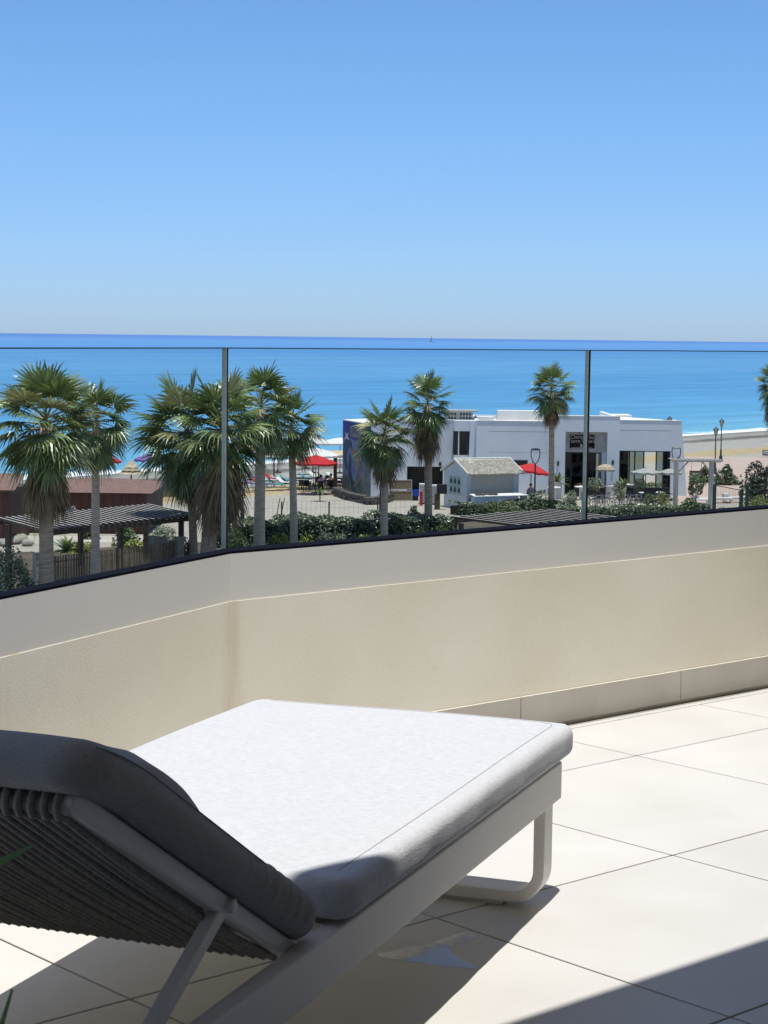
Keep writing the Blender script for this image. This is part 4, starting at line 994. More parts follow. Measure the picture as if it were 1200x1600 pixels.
mp([(.54, .66), (.62, .70), (.66, .60), (.60, .50), (.57, .58)], .024, 'mural_sky')
for i in range(6):
    u = .04+i*.06; mp([(u, .03), (u+.03, .03), (u+.06-.02*i, .20+.02*(i % 3))], .020, 'mural_dark' if i % 2 else 'mural_grey')
for i in range(5):
    u = .56+i*.06; mp([(u, .04), (u+.03, .03), (u-.04+.02*i, .21+.02*(i % 2))], .022, 'mural_green' if i % 2 else 'mural_grey')
mp([(.27, .80), (.34, .79), (.78, .79), (.80, .83), (.80, .93), (.76, .955), (.34, .955), (.27, .93)], .024, 'mural_grey', 'signboard')
mp([(.06, .74), (.12, .785), (.09, .84), (.16, .81), (.22, .85), (.20, .79), (.25, .73), (.17, .75)], .030, 'canvas', 'starfish')
def text_mesh(s, size, name, mt, parent, loc_, rot, align='CENTER', sx=1.0):
    cu = bpy.data.curves.new(name, 'FONT'); cu.body = s; cu.size = size; cu.align_x = align; cu.extrude = .004; cu.resolution_u = 3
    tmp = bpy.data.objects.new(name+'_curve', cu); C.objects.link(tmp); dg = bpy.context.evaluated_depsgraph_get()
    me = bpy.data.meshes.new_from_object(tmp.evaluated_get(dg)); bpy.data.objects.remove(tmp); me.materials.clear(); me.materials.append(M[mt])
    o = bpy.data.objects.new(name, me); C.objects.link(o); o.parent = parent; o.location = loc_; o.rotation_euler = rot; o.scale = (sx, 1, 1); return o
p = PA+d*(.55*lm)+nrm*.036
text_mesh('DO', .85, 'lettering', 'mural_dark', mpl, (PA.x+d.x*.36*lm+nrm.x*.036, PA.y+d.y*.36*lm-155+nrm.y*.036, hmz*.845), (PI/2, 0, math.atan2(d.y, d.x)), 'LEFT')
# portal
xp0, xp1 = X(866, 153.6, 700), X(968, 153.6, 700); hp = ZZ(920, 651, 153.6); r0_, r1_ = X(882.5, 153.6), X(948, 153.6); zr = ZZ(915, 675, 153.6)
wallbox('portal_pier', xp0, r0_, 153.6, 154.6, 0, hp); wallbox('portal_pier', r1_, xp1, 153.6, 154.6, 0, hp); wallbox('portal_lintel', r0_, r1_, 153.6, 154.6, zr, hp)
wallbox('roof', xp0+.3, xp1-.3, 154.601, 166, hp-.6, hp-.4, 'render_top'); wallbox('side_wall', xp0, xp0+.299, 154.601, 166, 0, hp-.02); wallbox('side_wall', xp1-.299, xp1, 154.601, 166, 0, hp-.02)
wallbox('coping', xp0-.02, xp1+.02, 153.57, 154.63, hp+.001, hp+.06, 'render_top')
wallbox('roof_block', X(954, 163, 650), X(985, 163, 650), 162, 165, hp-.399, ZZ(965, 648, 163), 'render_top')
zd = ZZ(915, 706.5, 154.4); wallbox('entrance_head', r0_, r1_, 154.3, 154.599, zd, zr, 'recess')
x0, x1 = X(882.7, 154.3), X(939.5, 154.3); wallbox('door_jamb', x1, r1_, 154.3, 154.598, 0, zd, 'render')
m = MB(); f_ = .09
xs_ = [x0, X(892, 154.3), X(911, 154.3), X(926, 154.3), x1]
for x in xs_: m.box(x-f_/2, x+f_/2, -.66, -.56, 0, zd)
m.box(x0, x1, -.655, -.565, zd-f_-.002, zd-.002)
dr = m.build('entrance_door', 'aluf', bar)
for i in (0, 2, 3):
    m = MB(); m.box(xs_[i]+f_/2, xs_[i+1]-f_/2, -.62, -.60, 0.02, zd-f_-.002); m.build('pane', 'winglass', dr)
wallbox('interior_back', x0, x1+.3, 161, 161.2, 0, zr, 'recess'); wallbox('interior_counter', x0+.5, x1-.4, 158.5, 159.2, 0, 1.15, 'sign')
m = MB()
for i, (px, pz, w_, h_) in enumerate(((896, 2.2, .5, .9), (900, 1.35, .5, .5), (908, 2.3, .4, .7), (905, 1.6, .3, .4))):
    xx = X(px, 160.9); m.box(xx-w_/2, xx+w_/2, 160.8-155, 160.95-155, pz, pz+h_)
m.build('shelf_goods', 'brown', bar)
# brown sign with pale lettering
s0, s1 = X(890.5, 154.2, 690), X(929, 154.2, 690); sz0, sz1 = ZZ(905, 700.3, 154.2), ZZ(905, 679.5, 154.2)
m = MB(); m.box(s0, s1, -.78, -.701, sz0, sz1); sg = m.build('sign_board', 'sign', bar)
sw_ = s1-s0; sh_ = sz1-sz0
text_mesh('Chiringuito', .44, 'lettering', 'letter', sg, ((s0+s1)/2, -.784, sz0+sh_*.70), (PI/2, 0, 0), sx=.95)
text_mesh('Torre Velerín', .44, 'lettering', 'letter', sg, ((s0+s1)/2, -.784, sz0+sh_*.40), (PI/2, 0, 0), sx=.92)
xc = X(908.5, 154.2, 690); m = MB(); m.prism([(xc-.09, -.786, sz0+.08), (xc+.09, -.786, sz0+.08), (xc+.06, -.786, sz0+.34), (xc-.06, -.786, sz0+.34)], (0, .005, 0)); m.box(s0+.12, s1-.2, -.786, -.782, sz0+.045, sz0+.07); m.build('tower_emblem', 'letter', sg)
m = MB(); m.tube([((s0+s1)/2-.25, -.68, zr-.12), ((s0+s1)/2-.25, -.95, zr-.05)], .05, 8); m.build('spotlight', 'black', bar)
# right wing, battered end
D = 154.9; xr0 = X(967.5, D, 700); hr_ = ZZ(1000, 657.5, D); w0, w1 = X(967.8, D), X(1047, D); wz = ZZ(1005, 704.5, D); xe_t, xe_b = X(1065, D, 657), X(1073, D, 775)
wallbox('window_head', xr0, w1, D, D+.3, wz, hr_)
m = MB(); m.prism([(w1, D-155, 0), (xe_b, D-155, 0), (xe_t, D-155, hr_), (w1, D-155, hr_)], (0, .3, 0)); m.build('battered_pier', 'render', bar)
m = MB(); m.prism([(xe_b-.3, D-155+.301, 0), (xe_b, D-155+.301, 0), (xe_t, D-155+.301, hr_-.02), (xe_t-.3, D-155+.301, hr_-.02)], (0, 3.2, 0)); m.build('side_wall', 'render', bar)
m = MB(); m.box(xr0+.02, w1, D-155-.003, D-155-.0005, ZZ(1000, 673, D), ZZ(1000, 672.4, D)); m.build('render_joint', 'groove', bar)
wallbox('coping', xr0+.03, xe_t+.02, D-.03, D+.33, hr_+.001, hr_+.06, 'render_top')
m = MB(); m.prism([(xr0, .8, hr_-.12), (xe_t-.3, .8, hr_-.25), (xe_t-.6, 7, hr_-.25), (xr0, 7, hr_+.0)], (0, 0, .08)); m.build('roof', 'render_top', bar)
m = MB(); fr_ = .10
for px in (968.5, 983, 991.5, 1005.5, 1025, 1036, 1046.4): 
    x = X(px, D+.5); m.box(x-fr_/2, x+fr_/2, .42, .52, 0, wz)
m.box(w0, w1, .425, .515, wz-fr_, wz-.002); wf = m.build('sliding_window', 'aluf', bar)
for p0, p1 in ((968.5, 983), (983, 991.5), (991.5, 1005.5), (1025, 1036), (1036, 1046.4)):
    m = MB(); m.box(X(p0, D+.5)+.05, X(p1, D+.5)-.05, .46, .48, .02, wz-fr_-.002); m.build('pane', 'winglass', wf)
m = MB(); m.box(X(968, D+1), X(982, D+1), 1.2, 1.3, 0, wz); m.build('curtain', 'black', bar); m = MB(); m.box(X(1036, D+1), X(1047, D+1), 1.2, 1.3, 0, wz); m.build('curtain', 'black', bar)
for px, pyy, DD_ in ((871.5, 724, 153.6), (957, 722.5, 153.6), (592.5, 728, 153.5), (1058.5, 718, 154.9)):
    m = MB(); xx = X(px, DD_); zz = ZZ(px, pyy, DD_); m.box(xx-.07, xx+.07, DD_-155-.14, DD_-155-.004, zz-.18, zz+.18); m.build('wall_lamp', 'black', bar)
m = MB(); xx = X(687.5, 156.9); m.box(xx-.1, xx+.1, 1.75, 1.995, ZZ(687, 728, 157), ZZ(687, 722, 157)); m.build('wall_lamp', 'brown', bar)
# roof unit
ub = W(712, 655, 158); un = thing('roof_unit', 'grey roof machine box with two rows of small dark openings', 'roof unit', (ub.x, 160, hl-.1))
k = 160/3000; w_ = 62*k/2
u0, u1 = X(694, 160, 645)-ub.x, X(739, 160, 645)-ub.x; uz0 = .06; uz1 = ZZ(715, 640.5, 160)-(hl-.1)
m = MB(); m.box(u0, u1, 0, 2.0, .0, uz1-.16); m.build('casing', 'concrete', un)
m = MB(); m.prism([(u0-.3, -.25, uz1-.158), (u1+.42, -.25, uz1-.158), (u1+.42, 2.2, uz1-.158), (u0-.3, 2.2, uz1-.158)], (0, 0, .13)); m.build('lid', 'concrete', un)
for r_ in range(2):
    for c_ in range(9):
        if c_ == 4 or c_ == 0: continue
        x = u0+.12+c_*(u1-u0-.3)/8.6; z = (uz1-.16)*(.14+.46*r_); m = MB(); m.box(x, x+(u1-u0)*.062, -.012, -.001, z, z+(uz1-.16)*.27); m.build('vent_opening', 'black', un)
# rubble planter in front of the mural
rw = thing('rubble_planter', 'dark rubble stone planter at the foot of the painted mural', 'planter', BX(550, 146))
pts = [G(523, 772), G(545, 781), G(579, 789), G(600, 786), G(620, 779)]
m = MB(); rr = random.Random(12)
for a_, b_2 in zip(pts, pts[1:]):
    n_ = max(3, int((b_2-a_).length/.55))
    for i in range(n_):
        for lv in range(2):
            c = a_.lerp(b_2, (i+.5+.25*lv)/n_)-rw.location; s_ = rr.uniform(.26, .36)
            T = Matrix.Translation((c.x, c.y, lv*.30)) @ Matrix.Rotation(rr.uniform(-.4, .4)+.3, 4, 'Z'); m.box(-s_, s_, -.22, .22, 0, .29+rr.uniform(-.04, .04), T)
m.build('stones', 'rubble', rw, bevel=.05)
# reed screens, bins, boxes at the back door
for i, (p0, p1, pyb, h0, h1, nm) in enumerate(((607, 644, 783, .0, .78, 'lower'), (607, 644, 781.5, .86, 1.62, 'upper'))):
    A, B = G(p0, 783), G(p1, 782.5); d, nrm = frame_of(A, B); l_ = (B-A).length; A = A+nrm*.1*i
    t = thing('reed_screen', ('lower' if i == 0 else 'upper')+' tan reed screen in a white frame beside the black doorway', 'screen', A, math.atan2(d.y, d.x))
    m = MB(); m.box(.05, l_-.05, 0, .03, h0+.05, h1-.05); m.build('reeds', 'bamboo', t)
    m = MB(); m.box(0, l_, -.02, .05, h1-.05, h1); m.box(0, .05, -.02, .05, h0, h1-.05); m.box(l_-.05, l_, -.02, .05, h0, h1-.05); m.box(.05, l_-.05, -.02, .05, h0, h0+.05); m.build('frame', 'whitewood', t)
t = thing('crate', 'blue plastic crate beside the reed screen', 'crate', G(648, 782)); 
m = MB(); m.box(-.30, .30, -.2, .2, .35, .37); m.box(-.33, .33, -.23, -.2, .36, .85); m.box(-.33, .33, .2, .23, .36, .85); m.box(-.33, -.30, -.2, .2, .36, .85); m.box(.30, .33, -.2, .2, .36, .85); m.build('shell', 'blue', t)
m = MB(); m.box(-.28, .28, -.18, .18, 0, .349); m.build('stand', 'black', t)
t = thing('red_bollard', 'red post standing right of the blue crate', 'bollard', G(658, 790)); m = MB(); m.lathe([(.16, 0), (.16, .04), (.11, .06), (.11, .95), (.13, .97), (.13, 1.05), (.05, 1.1)], n=12); m.build('post', 'redplain', t)
for i, (px, py, w_, h_, lb_) in enumerate(((661, 788, .60, 1.55, 'white cabinet left of the dark palm trunk'), (680, 789, .58, 1.5, 'white cabinet right of the dark palm trunk'))):
    t = thing('cabinet', lb_, 'cabinet', G(px, py)); m = MB(); m.box(-w_/2, w_/2, 0, .5, .12, h_); m.build('body', 'white', t, bevel=.02)
    m = MB(); m.box(-w_/2+.06, w_/2-.06, -.012, -.001, .2, h_*.48); m.build('panel', 'concrete', t); m = MB(); m.box(-w_/2+.06, w_/2-.06, -.012, -.001, h_*.54, h_-.1); m.build('panel', 'concrete', t)
    m = MB(); m.box(-w_/2+.02, w_/2-.02, .03, .47, 0, .119); m.build('plinth', 'black', t)
# ================================================================ kiosk
KA = G(694, 791.5); KB = G(729.5, 798.5); d, nrm = frame_of(KA, KB); wk = (KB-KA).length
ux = Vector((-d.y, d.x, 0)); 
if ux.x < 0: ux = -ux
kio = thing('kiosk', 'small white clapboard kiosk with a thatched gable roof', 'kiosk', KB, math.atan2(ux.y, ux.x))
# local x along the long side (to the right), local y towards KA (back)
lk = 4.2; he = W(731, 738.5, KB.y).z; hpk = W(711, 719.5, (KA.y+KB.y)/2).z; nl = 15
sgn = 1 if (Matrix.Rotation(kio.rotation_euler.z, 3, 'Z') @ Vector((0, 1, 0))).dot(KA-KB) > 0 else -1
m = MB()
for i in range(22):
    z0 = i*.155; z1 = z0+.152
    hw_m = lambda z: wk if z <= he else wk*(hpk-z)/(hpk-he)
    if z0 >= hpk-.05: break
    w_ = hw_m(min(z1, hpk)); a0 = (wk-w_)/2
    m.box(-.03-.006*(i % 2), 0, sgn*a0 if sgn > 0 else -(a0+w_), sgn*(a0+w_) if sgn > 0 else -a0, z0, z1)
m.build('gable_wall', 'hutwall', kio)
m = MB(); yb = sgn*wk; m.prism([(.001, 0, 0), (.001, yb, 0), (.001, yb, he), (.001, yb/2, hpk-.06), (.001, 0, he)], (lk-.001, 0, 0)); m.build('core', 'hutwall', kio)
m = MB()
y_out = -sgn
for i in range(int(he/.16)): 
    yy = sorted((y_out*.02+y_out*.006*(i % 2), y_out*.001)); m.box(.05, lk-.05, yy[0], yy[1], i*.16, i*.16+.155)
m.build('front_wall', 'hutwall', kio)
m = MB()
for i in range(10): 
    yy = sorted((y_out*.045+y_out*.01*(i % 2), y_out*.0275)); m.box(.30, lk-.45, yy[0], yy[1], 1.15+i*.15, 1.15+i*.15+.145)
m.build('roller_shutter', 'hutcream', kio)
def roofside(y0, z0, y1, z1, name):
    m = MB(); nrm_ = Vector((0, -(z1-z0), y1-y0)).normalized(); 
    if nrm_.z < 0: nrm_ = -nrm_
    m.prism([(-.12, y0, z0), (lk+.2, y0, z0), (lk+.2, y1, z1), (-.12, y1, z1)], nrm_*.10)
    rr = random.Random(5)
    for i in range(2600):
        u = rr.random(); v = rr.random()**1.0; x = -.12+u*(lk+.32); b0 = Vector((x, y0+(y1-y0)*v, z0+(z1-z0)*v))+nrm_*(.10+rr.uniform(0, .03))
        dn = Vector((rr.uniform(-.35, .35), y0-y1, z0-z1)).normalized(); l = rr.uniform(.18, .36); s_ = Vector((.022, 0, 0))
        e_ = b0+dn*l+nrm_*rr.uniform(-.0, .05); m.add([b0-s_, b0+s_, e_+s_*.4, e_-s_*.4], [(0, 1, 2, 3)])
    return m.build(name, 'thatch', kio)
ev = .42; sl_ = (hpk-he)/(wk/2)
roofside(y_out*ev, he-ev*sl_*.8, sgn*wk/2, hpk, 'thatch_roof'); roofside(sgn*(wk+.35), he-.3*sl_, sgn*wk/2, hpk, 'thatch_roof')
for (ya, za, yb_, zb_) in ((y_out*(ev+.02), he-ev*sl_*.8, sgn*wk/2, hpk+.05), (sgn*(wk+.37), he-.3*sl_, sgn*wk/2, hpk+.05)):
    m = MB(); m.prism([(-.19, ya, za-.05), (-.125, ya, za-.05), (-.125, yb_, zb_-.05), (-.19, yb_, zb_-.05)], (0, 0, .17)); m.build('barge_board', 'white', kio)
    m = MB(); m.prism([(lk+.205, ya, za-.05), (lk+.265, ya, za-.05), (lk+.265, yb_, zb_-.05), (lk+.205, yb_, zb_-.05)], (0, 0, .17)); m.build('barge_board', 'white', kio)
m = MB(); m.tube([(-.18, sgn*wk/2, hpk+.14), (lk+.25, sgn*wk/2, hpk+.14)], .05, 8); m.build('ridge_cap', 'white', kio)
# poster on the gable: three by two dark figures
py0, py1 = wk*.22, wk*.78; pz0, pz1 = 1.05, 2.42
yy = sorted((sgn*py0, sgn*py1)); m = MB(); m.box(-.062, -.0375, yy[0], yy[1], pz0, pz1); po = m.build('poster', 'poster', kio)
m = MB()
for (ya, yb2, za, zb2) in ((yy[0]-.06, yy[0]-.001, pz0-.06, pz1+.06), (yy[1]+.001, yy[1]+.06, pz0-.06, pz1+.06)): m.box(-.075, -.0375, ya, yb2, za, zb2)
m.box(-.075, -.0375, yy[0], yy[1], pz0-.06, pz0-.001); m.box(-.075, -.0375, yy[0], yy[1], pz1+.001, pz1+.06); m.build('poster_frame', 'white', po)
m = MB(); rr = random.Random(7)
for r_ in range(2):
    for c_ in range(3):
        yc = yy[0]+(yy[1]-yy[0])*(.2+.3*c_); zc = pz0+(pz1-pz0)*(.28+.46*r_); w_ = (yy[1]-yy[0])*.085
        m.prism([(-.068, yc-w_, zc-.2), (-.068, yc+w_, zc-.2), (-.068, yc+w_*.9, zc+.02), (-.068, yc+w_*.4*rr.uniform(-1, 1), zc+.24), (-.068, yc-w_*.9, zc+.05)], (.005, 0, 0))
m.build('picture', 'black', po)
# counter in front of the kiosk
ck = thing('serving_counter', 'white serving counter with a sloping top in front of the kiosk', 'counter', G(762, 802), math.atan2(ux.y, ux.x))
m = MB(); m.box(-1.0, 1.0, 0, .7, 0, 1.2); m.build('body', 'hutwall', ck, bevel=.02)
m = MB(); m.prism([(-1.1, -.08, 1.202), (3.3, -.08, 1.202), (3.3, .8, 1.30), (-1.1, .8, 1.30)], (0, 0, .05)); m.build('top', 'white', ck)
m = MB(); m.box(2.9, 3.2, .1, .6, 0, 1.20); m.build('support', 'hutwall', ck)
m = MB(); rr = random.Random(4)
for i in range(14): m.lathe([(.08, 0), (.14, .06), (.10, .14)], (-.8+i*.12, .3+rr.uniform(-.15, .15), 1.28), 7)
m.build('goods', 'rubble', ck)
bx = thing('meter_box', 'black box on a wooden post left of the kiosk', 'box', G(683, 796)); m = MB(); m.box(-.2, .2, -.2, .2, 0, 1.15); m.build('post', 'bark', bx)
m = MB(); m.box(-.05, .70, -.25, .15, 1.16, 1.86); m.build('case', 'black', bx, bevel=.02); m = MB(); m.box(.30, .33, -.258, -.251, 1.2, 1.82); m.build('seam', 'brown', bx)
# ================================================================ lamps
def modern_lamp():
    t = thing('street_lamp', 'slim black street lamp with a stirrup head beside the kiosk', 'street lamp', (0, 0, 0), 0, 'modern black street lamps'); H = 4.5
    m = MB(); m.lathe([(.13, 0), (.13, .06), (.085, .1), (.085, .9), (.06, .95), (.055, H-1.12)], n=12); m.build('pole', 'black_metal', t)
    m = MB(); pts = []
    for i in range(25):
        a = -PI*.0+i/24*PI*2
    L_ = [(-.30, H-.12), (-.33, H-.35), (-.30, H-.62), (-.20, H-.88), (-.07, H-1.06), (0, H-1.12)]
    m.tube([(x, 0, z) for x, z in L_], .035, 8); m.tube([(-x, 0, z) for x, z in L_], .035, 8); m.build('stirrup', 'black_metal', t)
    m = MB(); m.lathe([(.05, -.04), (.33, -.03), (.36, 0), (.34, .07), (.20, .13), (.04, .15)], (0, 0, H-.09), 20); m.build('lamp_head', 'lampgrey', t, smooth=True); return t
l0_ = modern_lamp(); l0_.location = G(835, 797)
dup(l0_, G(1054.5, 791), 0, 'slim black street lamp with a stirrup head by the white entrance arch')
dup(l0_, G(594, 806), 0, 'slim black street lamp with a stirrup head mostly hidden behind the mural palm')
def lantern():
    t = thing('lantern_post', 'tall classic lantern post with a flared base on the promenade', 'lantern', (0, 0, 0), 0, 'classic lantern posts'); H = 4.5
    m = MB(); m.lathe([(.26, 0), (.26, .12), (.19, .18), (.17, .55), (.11, .62), (.085, 1.2), (.095, 1.23), (.06, 1.3), (.05, H-.95), (.08, H-.93), (.05, H-.88), (.10, H-.80)], n=12); m.build('pole', 'black_metal', t, smooth=True)
    m = MB(); m.lathe([(.12, H-.79), (.21, H-.36), (.21, H-.355)], n=6); m.build('lamp_glass', 'lampglass', t)
    m = MB()
    for i in range(6):
        a = i*PI/3; m.tube([(.125*math.cos(a), .125*math.sin(a), H-.79), (.222*math.cos(a), .222*math.sin(a), H-.35)], .016, 5)
    m.lathe([(.24, H-.355), (.31, H-.32), (.20, H-.20), (.09, H-.15), (.05, H-.13), (.06, H-.06), (.02, H)], n=12); m.build('lantern_cap', 'black_metal', t); return t
n0 = lantern(); n0.location = G(1126, 721)
dup(n0, BX(1117, 181), 0, 'classic lantern post behind the white entrance arch', 1.0)
dup(n0, BX(1045, 205), 0, 'classic lantern whose finial peeps over the roof of the beach bar', 1.0)
# ================================================================ parasols
def parasol(name, label, loc_, r, H, drop, mt, nside=8, tilt=0, group=None, ring=None, val=True, pole='black_metal'):
    t = thing(name, label, 'parasol', loc_, 0, group)
    T = Matrix.Translation((0, 0, H-drop)) @ Matrix.Rotation(tilt, 4, 'Y')
    m = MB(); n = nside*4; prof = [(.03, drop), (r*.28, drop*.78), (r*.62, drop*.42), (r, 0)]; vs = []
    for (rr_, z) in prof:
        for j in range(n):
            a = 2*PI*j/n; sag = 1-.07*abs(math.sin(a*nside/2))*(rr_/r); zz = z-(.05*abs(math.sin(a*nside/2)))*(rr_/r); vs.append(T @ Vector((rr_*sag*math.cos(a), rr_*sag*math.sin(a), zz)))
    if val:
        for j in range(n): v = vs[-n+j] if len(vs) == 4*n else vs[3*n+j]; vs.append(T @ (T.inverted() @ vs[3*n+j]-Vector((0, 0, .16+.03*math.sin(j*2)))))
    k_ = len(vs)//n; m.add(vs, [(i*n+j, i*n+(j+1) % n, (i+1)*n+(j+1) % n, (i+1)*n+j) for i in range(k_-1) for j in range(n)])
    m.build('canopy', mt, t)
    m = MB(); m.tube([(0, 0, 0), (0, 0, H-drop)], .035, 8); top = T @ Vector((0, 0, drop+.08)); m.tube([(0, 0, H-drop), top], .035, 8); m.build('pole', pole, t)
    m = MB()
    for j in range(nside):
        a = 2*PI*j/nside; m.tube([T @ Vector((.05, 0, drop*.9)), T @ Vector((r*.97*math.cos(a), r*.97*math.sin(a), -.03))], .014, 4)
    m.build('ribs', 'black_metal', t)
    m = MB(); m.lathe([(.35, 0), (.35, .08), (.06, .12), (.05, .3)], n=12); m.build('base', 'black', t); return t
parasol('parasol', 'red square parasol over the terrace tables left of the mural', G(493, 770), 1.75, 3.05, .62, 'red', 4)
parasol('parasol', 'tilted red parasol between the kiosk and the beach bar', G(829, 783), 1.40, 2.95, .55, 'red', 8, .17)
parasol('large_parasol', 'big white parasol seen above the red one against the sea', BX(488, 176), 2.15, 3.35, .50, 'canvas', 4, 0, 'big white square parasols on the sand')
parasol('large_parasol', 'big white parasol partly hidden behind the mural wall', BX(531, 176), 2.15, 3.30, .45, 'canvas', 4, 0, 'big white square parasols on the sand')
parasol('large_parasol', 'big white parasol directly behind the red one', BX(490, 160), 2.2, 3.30, .62, 'canvas', 4, 0, 'big white square parasols on the sand')
parasol('parasol', 'flat grey parasol in front of the bar windows', BX(1008, 150), 1.20, 2.55, .30, 'greycanvas', 8)
parasol('parasol', 'flat grey parasol behind the modern lamp at the white arch', BX(1046, 150.5), .95, 2.5, .28, 'greycanvas', 8)
parasol('parasol', 'small red beach parasol above the brown shed roof', BX(170, 158), 1.05, 2.5, .40, 'red', 8)
parasol('parasol', 'purple beach parasol by the left twin palm', BX(231, 160), 1.15, 2.6, .45, 'purple', 8)
parasol('parasol', 'turquoise beach parasol low between the two middle palm trunks', BX(434, 176), 1.0, 1.75, .30, 'teal', 8)
parasol('parasol', 'pale blue beach parasol behind the red one', BX(478, 182), 1.0, 1.7, .32, 'teal', 8)
def straw(label, loc_, r, H, mt, tiers=4):
    t = thing('straw_parasol', label, 'parasol', loc_, 0, None); m = MB(); rr = random.Random(len(label))
    for k in range(tiers):
        ro = r*(1-k*.24); zo = H-.85+k*.24; ri = ro*.55; n = 40; vs = []
        for j in range(n): a = 2*PI*j/n; q = ro*rr.uniform(.94, 1.04); vs += [(ri*math.cos(a), ri*math.sin(a), zo+.24), (q*math.cos(a), q*math.sin(a), zo+rr.uniform(-.04, .03))]
        m.add(vs, [(2*j, 2*j+1, (2*j+3) % (2*n), (2*j+2) % (2*n)) for j in range(n)])
    m.lathe([(.12, H-.10), (.10, H+.10), (.04, H+.16)], n=8); m.build('thatch', mt, t)
    m = MB(); m.tube([(0, 0, 0), (0, 0, H-.1)], .06, 8); m.build('pole', 'bark', t); return t
straw('layered straw parasol just behind the brown shed roof', BX(205, 146), 1.05, 2.78, 'thatch2')
straw('straw parasol behind the purple parasol', BX(428, 172), 1.4, 2.6, 'thatch2')
straw('straw parasol half hidden by the palm at the tallest trunk', BX(384, 178), 1.5, 2.6, 'thatch')
t = thing('mushroom_parasol', 'small cream fringed dome parasol in front of the bar entrance', 'parasol', BX(945, 151.5)); m = MB(); m.lathe([(.72, 2.22), (.74, 2.30), (.60, 2.52), (.35, 2.66), (.05, 2.72)], n=20)
rr = random.Random(2)
for j in range(60): a = j/60*2*PI; m.add([(.72*math.cos(a-.04), .72*math.sin(a-.04), 2.24), (.72*math.cos(a+.04), .72*math.sin(a+.04), 2.24), (.70*math.cos(a), .70*math.sin(a), 2.24-rr.uniform(.1, .2))], [(0, 1, 2)])
m.build('fringed_dome', 'thatch2', t); m = MB(); m.tube([(0, 0, 0), (0, 0, 2.4)], .045, 8); m.build('pole', 'bark', t)
# cream awning and post
t = thing('awning', 'flat cream awning stretched towards the mural wall', 'awning', BX(518, 163)); k = 163/3000; za = W(518, 712, 163).z; m = MB()
m.prism([(-1.2, -.6, za), (1.3, -.6, za+.02), (1.3, 1.6, za+.30), (-1.2, 1.6, za+.30)], (0, 0, .05)); m.prism([(-1.2, -.62, za-.16), (1.3, -.62, za-.14), (1.3, -.62, za+.05), (-1.2, -.62, za+.05)], (0, .018, 0)); m.build('canvas', 'cream', t)
for x in (-1.1, 1.2):
    m = MB(); m.tube([(x, -.4, 0), (x, -.4, za-.01)], .05, 6); m.build('pole', 'bark', t)
t = thing('timber_post', 'thick wooden post at the edge of the terrace by the mural', 'post', G(523.5, 770)); m = MB(); m.box(-.14, .14, -.14, .14, 0, 2.75); m.build('post', 'bark', t, bevel=.02); m = MB(); m.box(-.17, .17, -.17, .17, 2.751, 2.8); m.build('cap', 'bark', t)
# ================================================================ terrace furniture
def chair():
    t = thing('terrace_chair', 'dark terrace chair at the tables under the red parasol', 'chair', (0, 0, 0), 0, 'dark chairs under the red parasol')
    m = MB(); m.box(-.23, .23, -.23, .23, .44, .48); m.build('seat', 'black', t)
    m = MB(); m.box(-.23, .23, .20, .24, .481, .92); m.build('backrest', 'black', t)
    for x in (-.21, .21):
        for y in (-.21, .21):
            m = MB(); m.box(x-.02, x+.02, y-.02, y+.02, 0, .439); m.build('leg', 'black_metal', t)
    return t
def table():
    t = thing('terrace_table', 'pale topped terrace table under the red parasol', 'table', (0, 0, 0), 0, 'tables under the red parasol')
    m = MB(); m.box(-.42, .42, -.42, .42, .72, .76); m.build('tabletop', 'white', t)
    for x in (-.36, .36):
        for y in (-.36, .36):
            m = MB(); m.box(x-.025, x+.025, y-.025, y+.025, 0, .719); m.build('leg', 'black_metal', t)
    return t
c0 = chair(); c0.location = G(473, 767); c0.rotation_euler.z = 2.6
chs = [(480, 768, 0.4), (486, 764, 1.9), (512, 765, 2.0), (518, 769, .2), (497, 762, 3.0), (509, 760, -.6), (529, 766, 1.2), (532, 763, 2.8)]
for (px, py, a) in chs: dup(c0, G(px, py), a)
t0_ = table(); t0_.location = G(478, 765)
for px, py in ((506, 763), (524, 764), (490, 760)): dup(t0_, G(px, py), .2)
for i, (px, py, a) in enumerate(((986, 786, .5), (997, 785, 2.2), (1010, 786, 3.0), (1022, 785, .2), (1034, 786, 1.2), (915, 787, .9), (938, 786, 2.6))):
    dup(c0, G(px, py), a, 'dark terrace chair on the paving in front of the beach bar')['group'] = 'dark chairs in front of the beach bar'
for px, py in ((1003, 784.5), (1028, 784)): dup(t0_, G(px, py), .3, 'pale square table in front of the bar windows')['group'] = 'square tables in front of the bar windows'
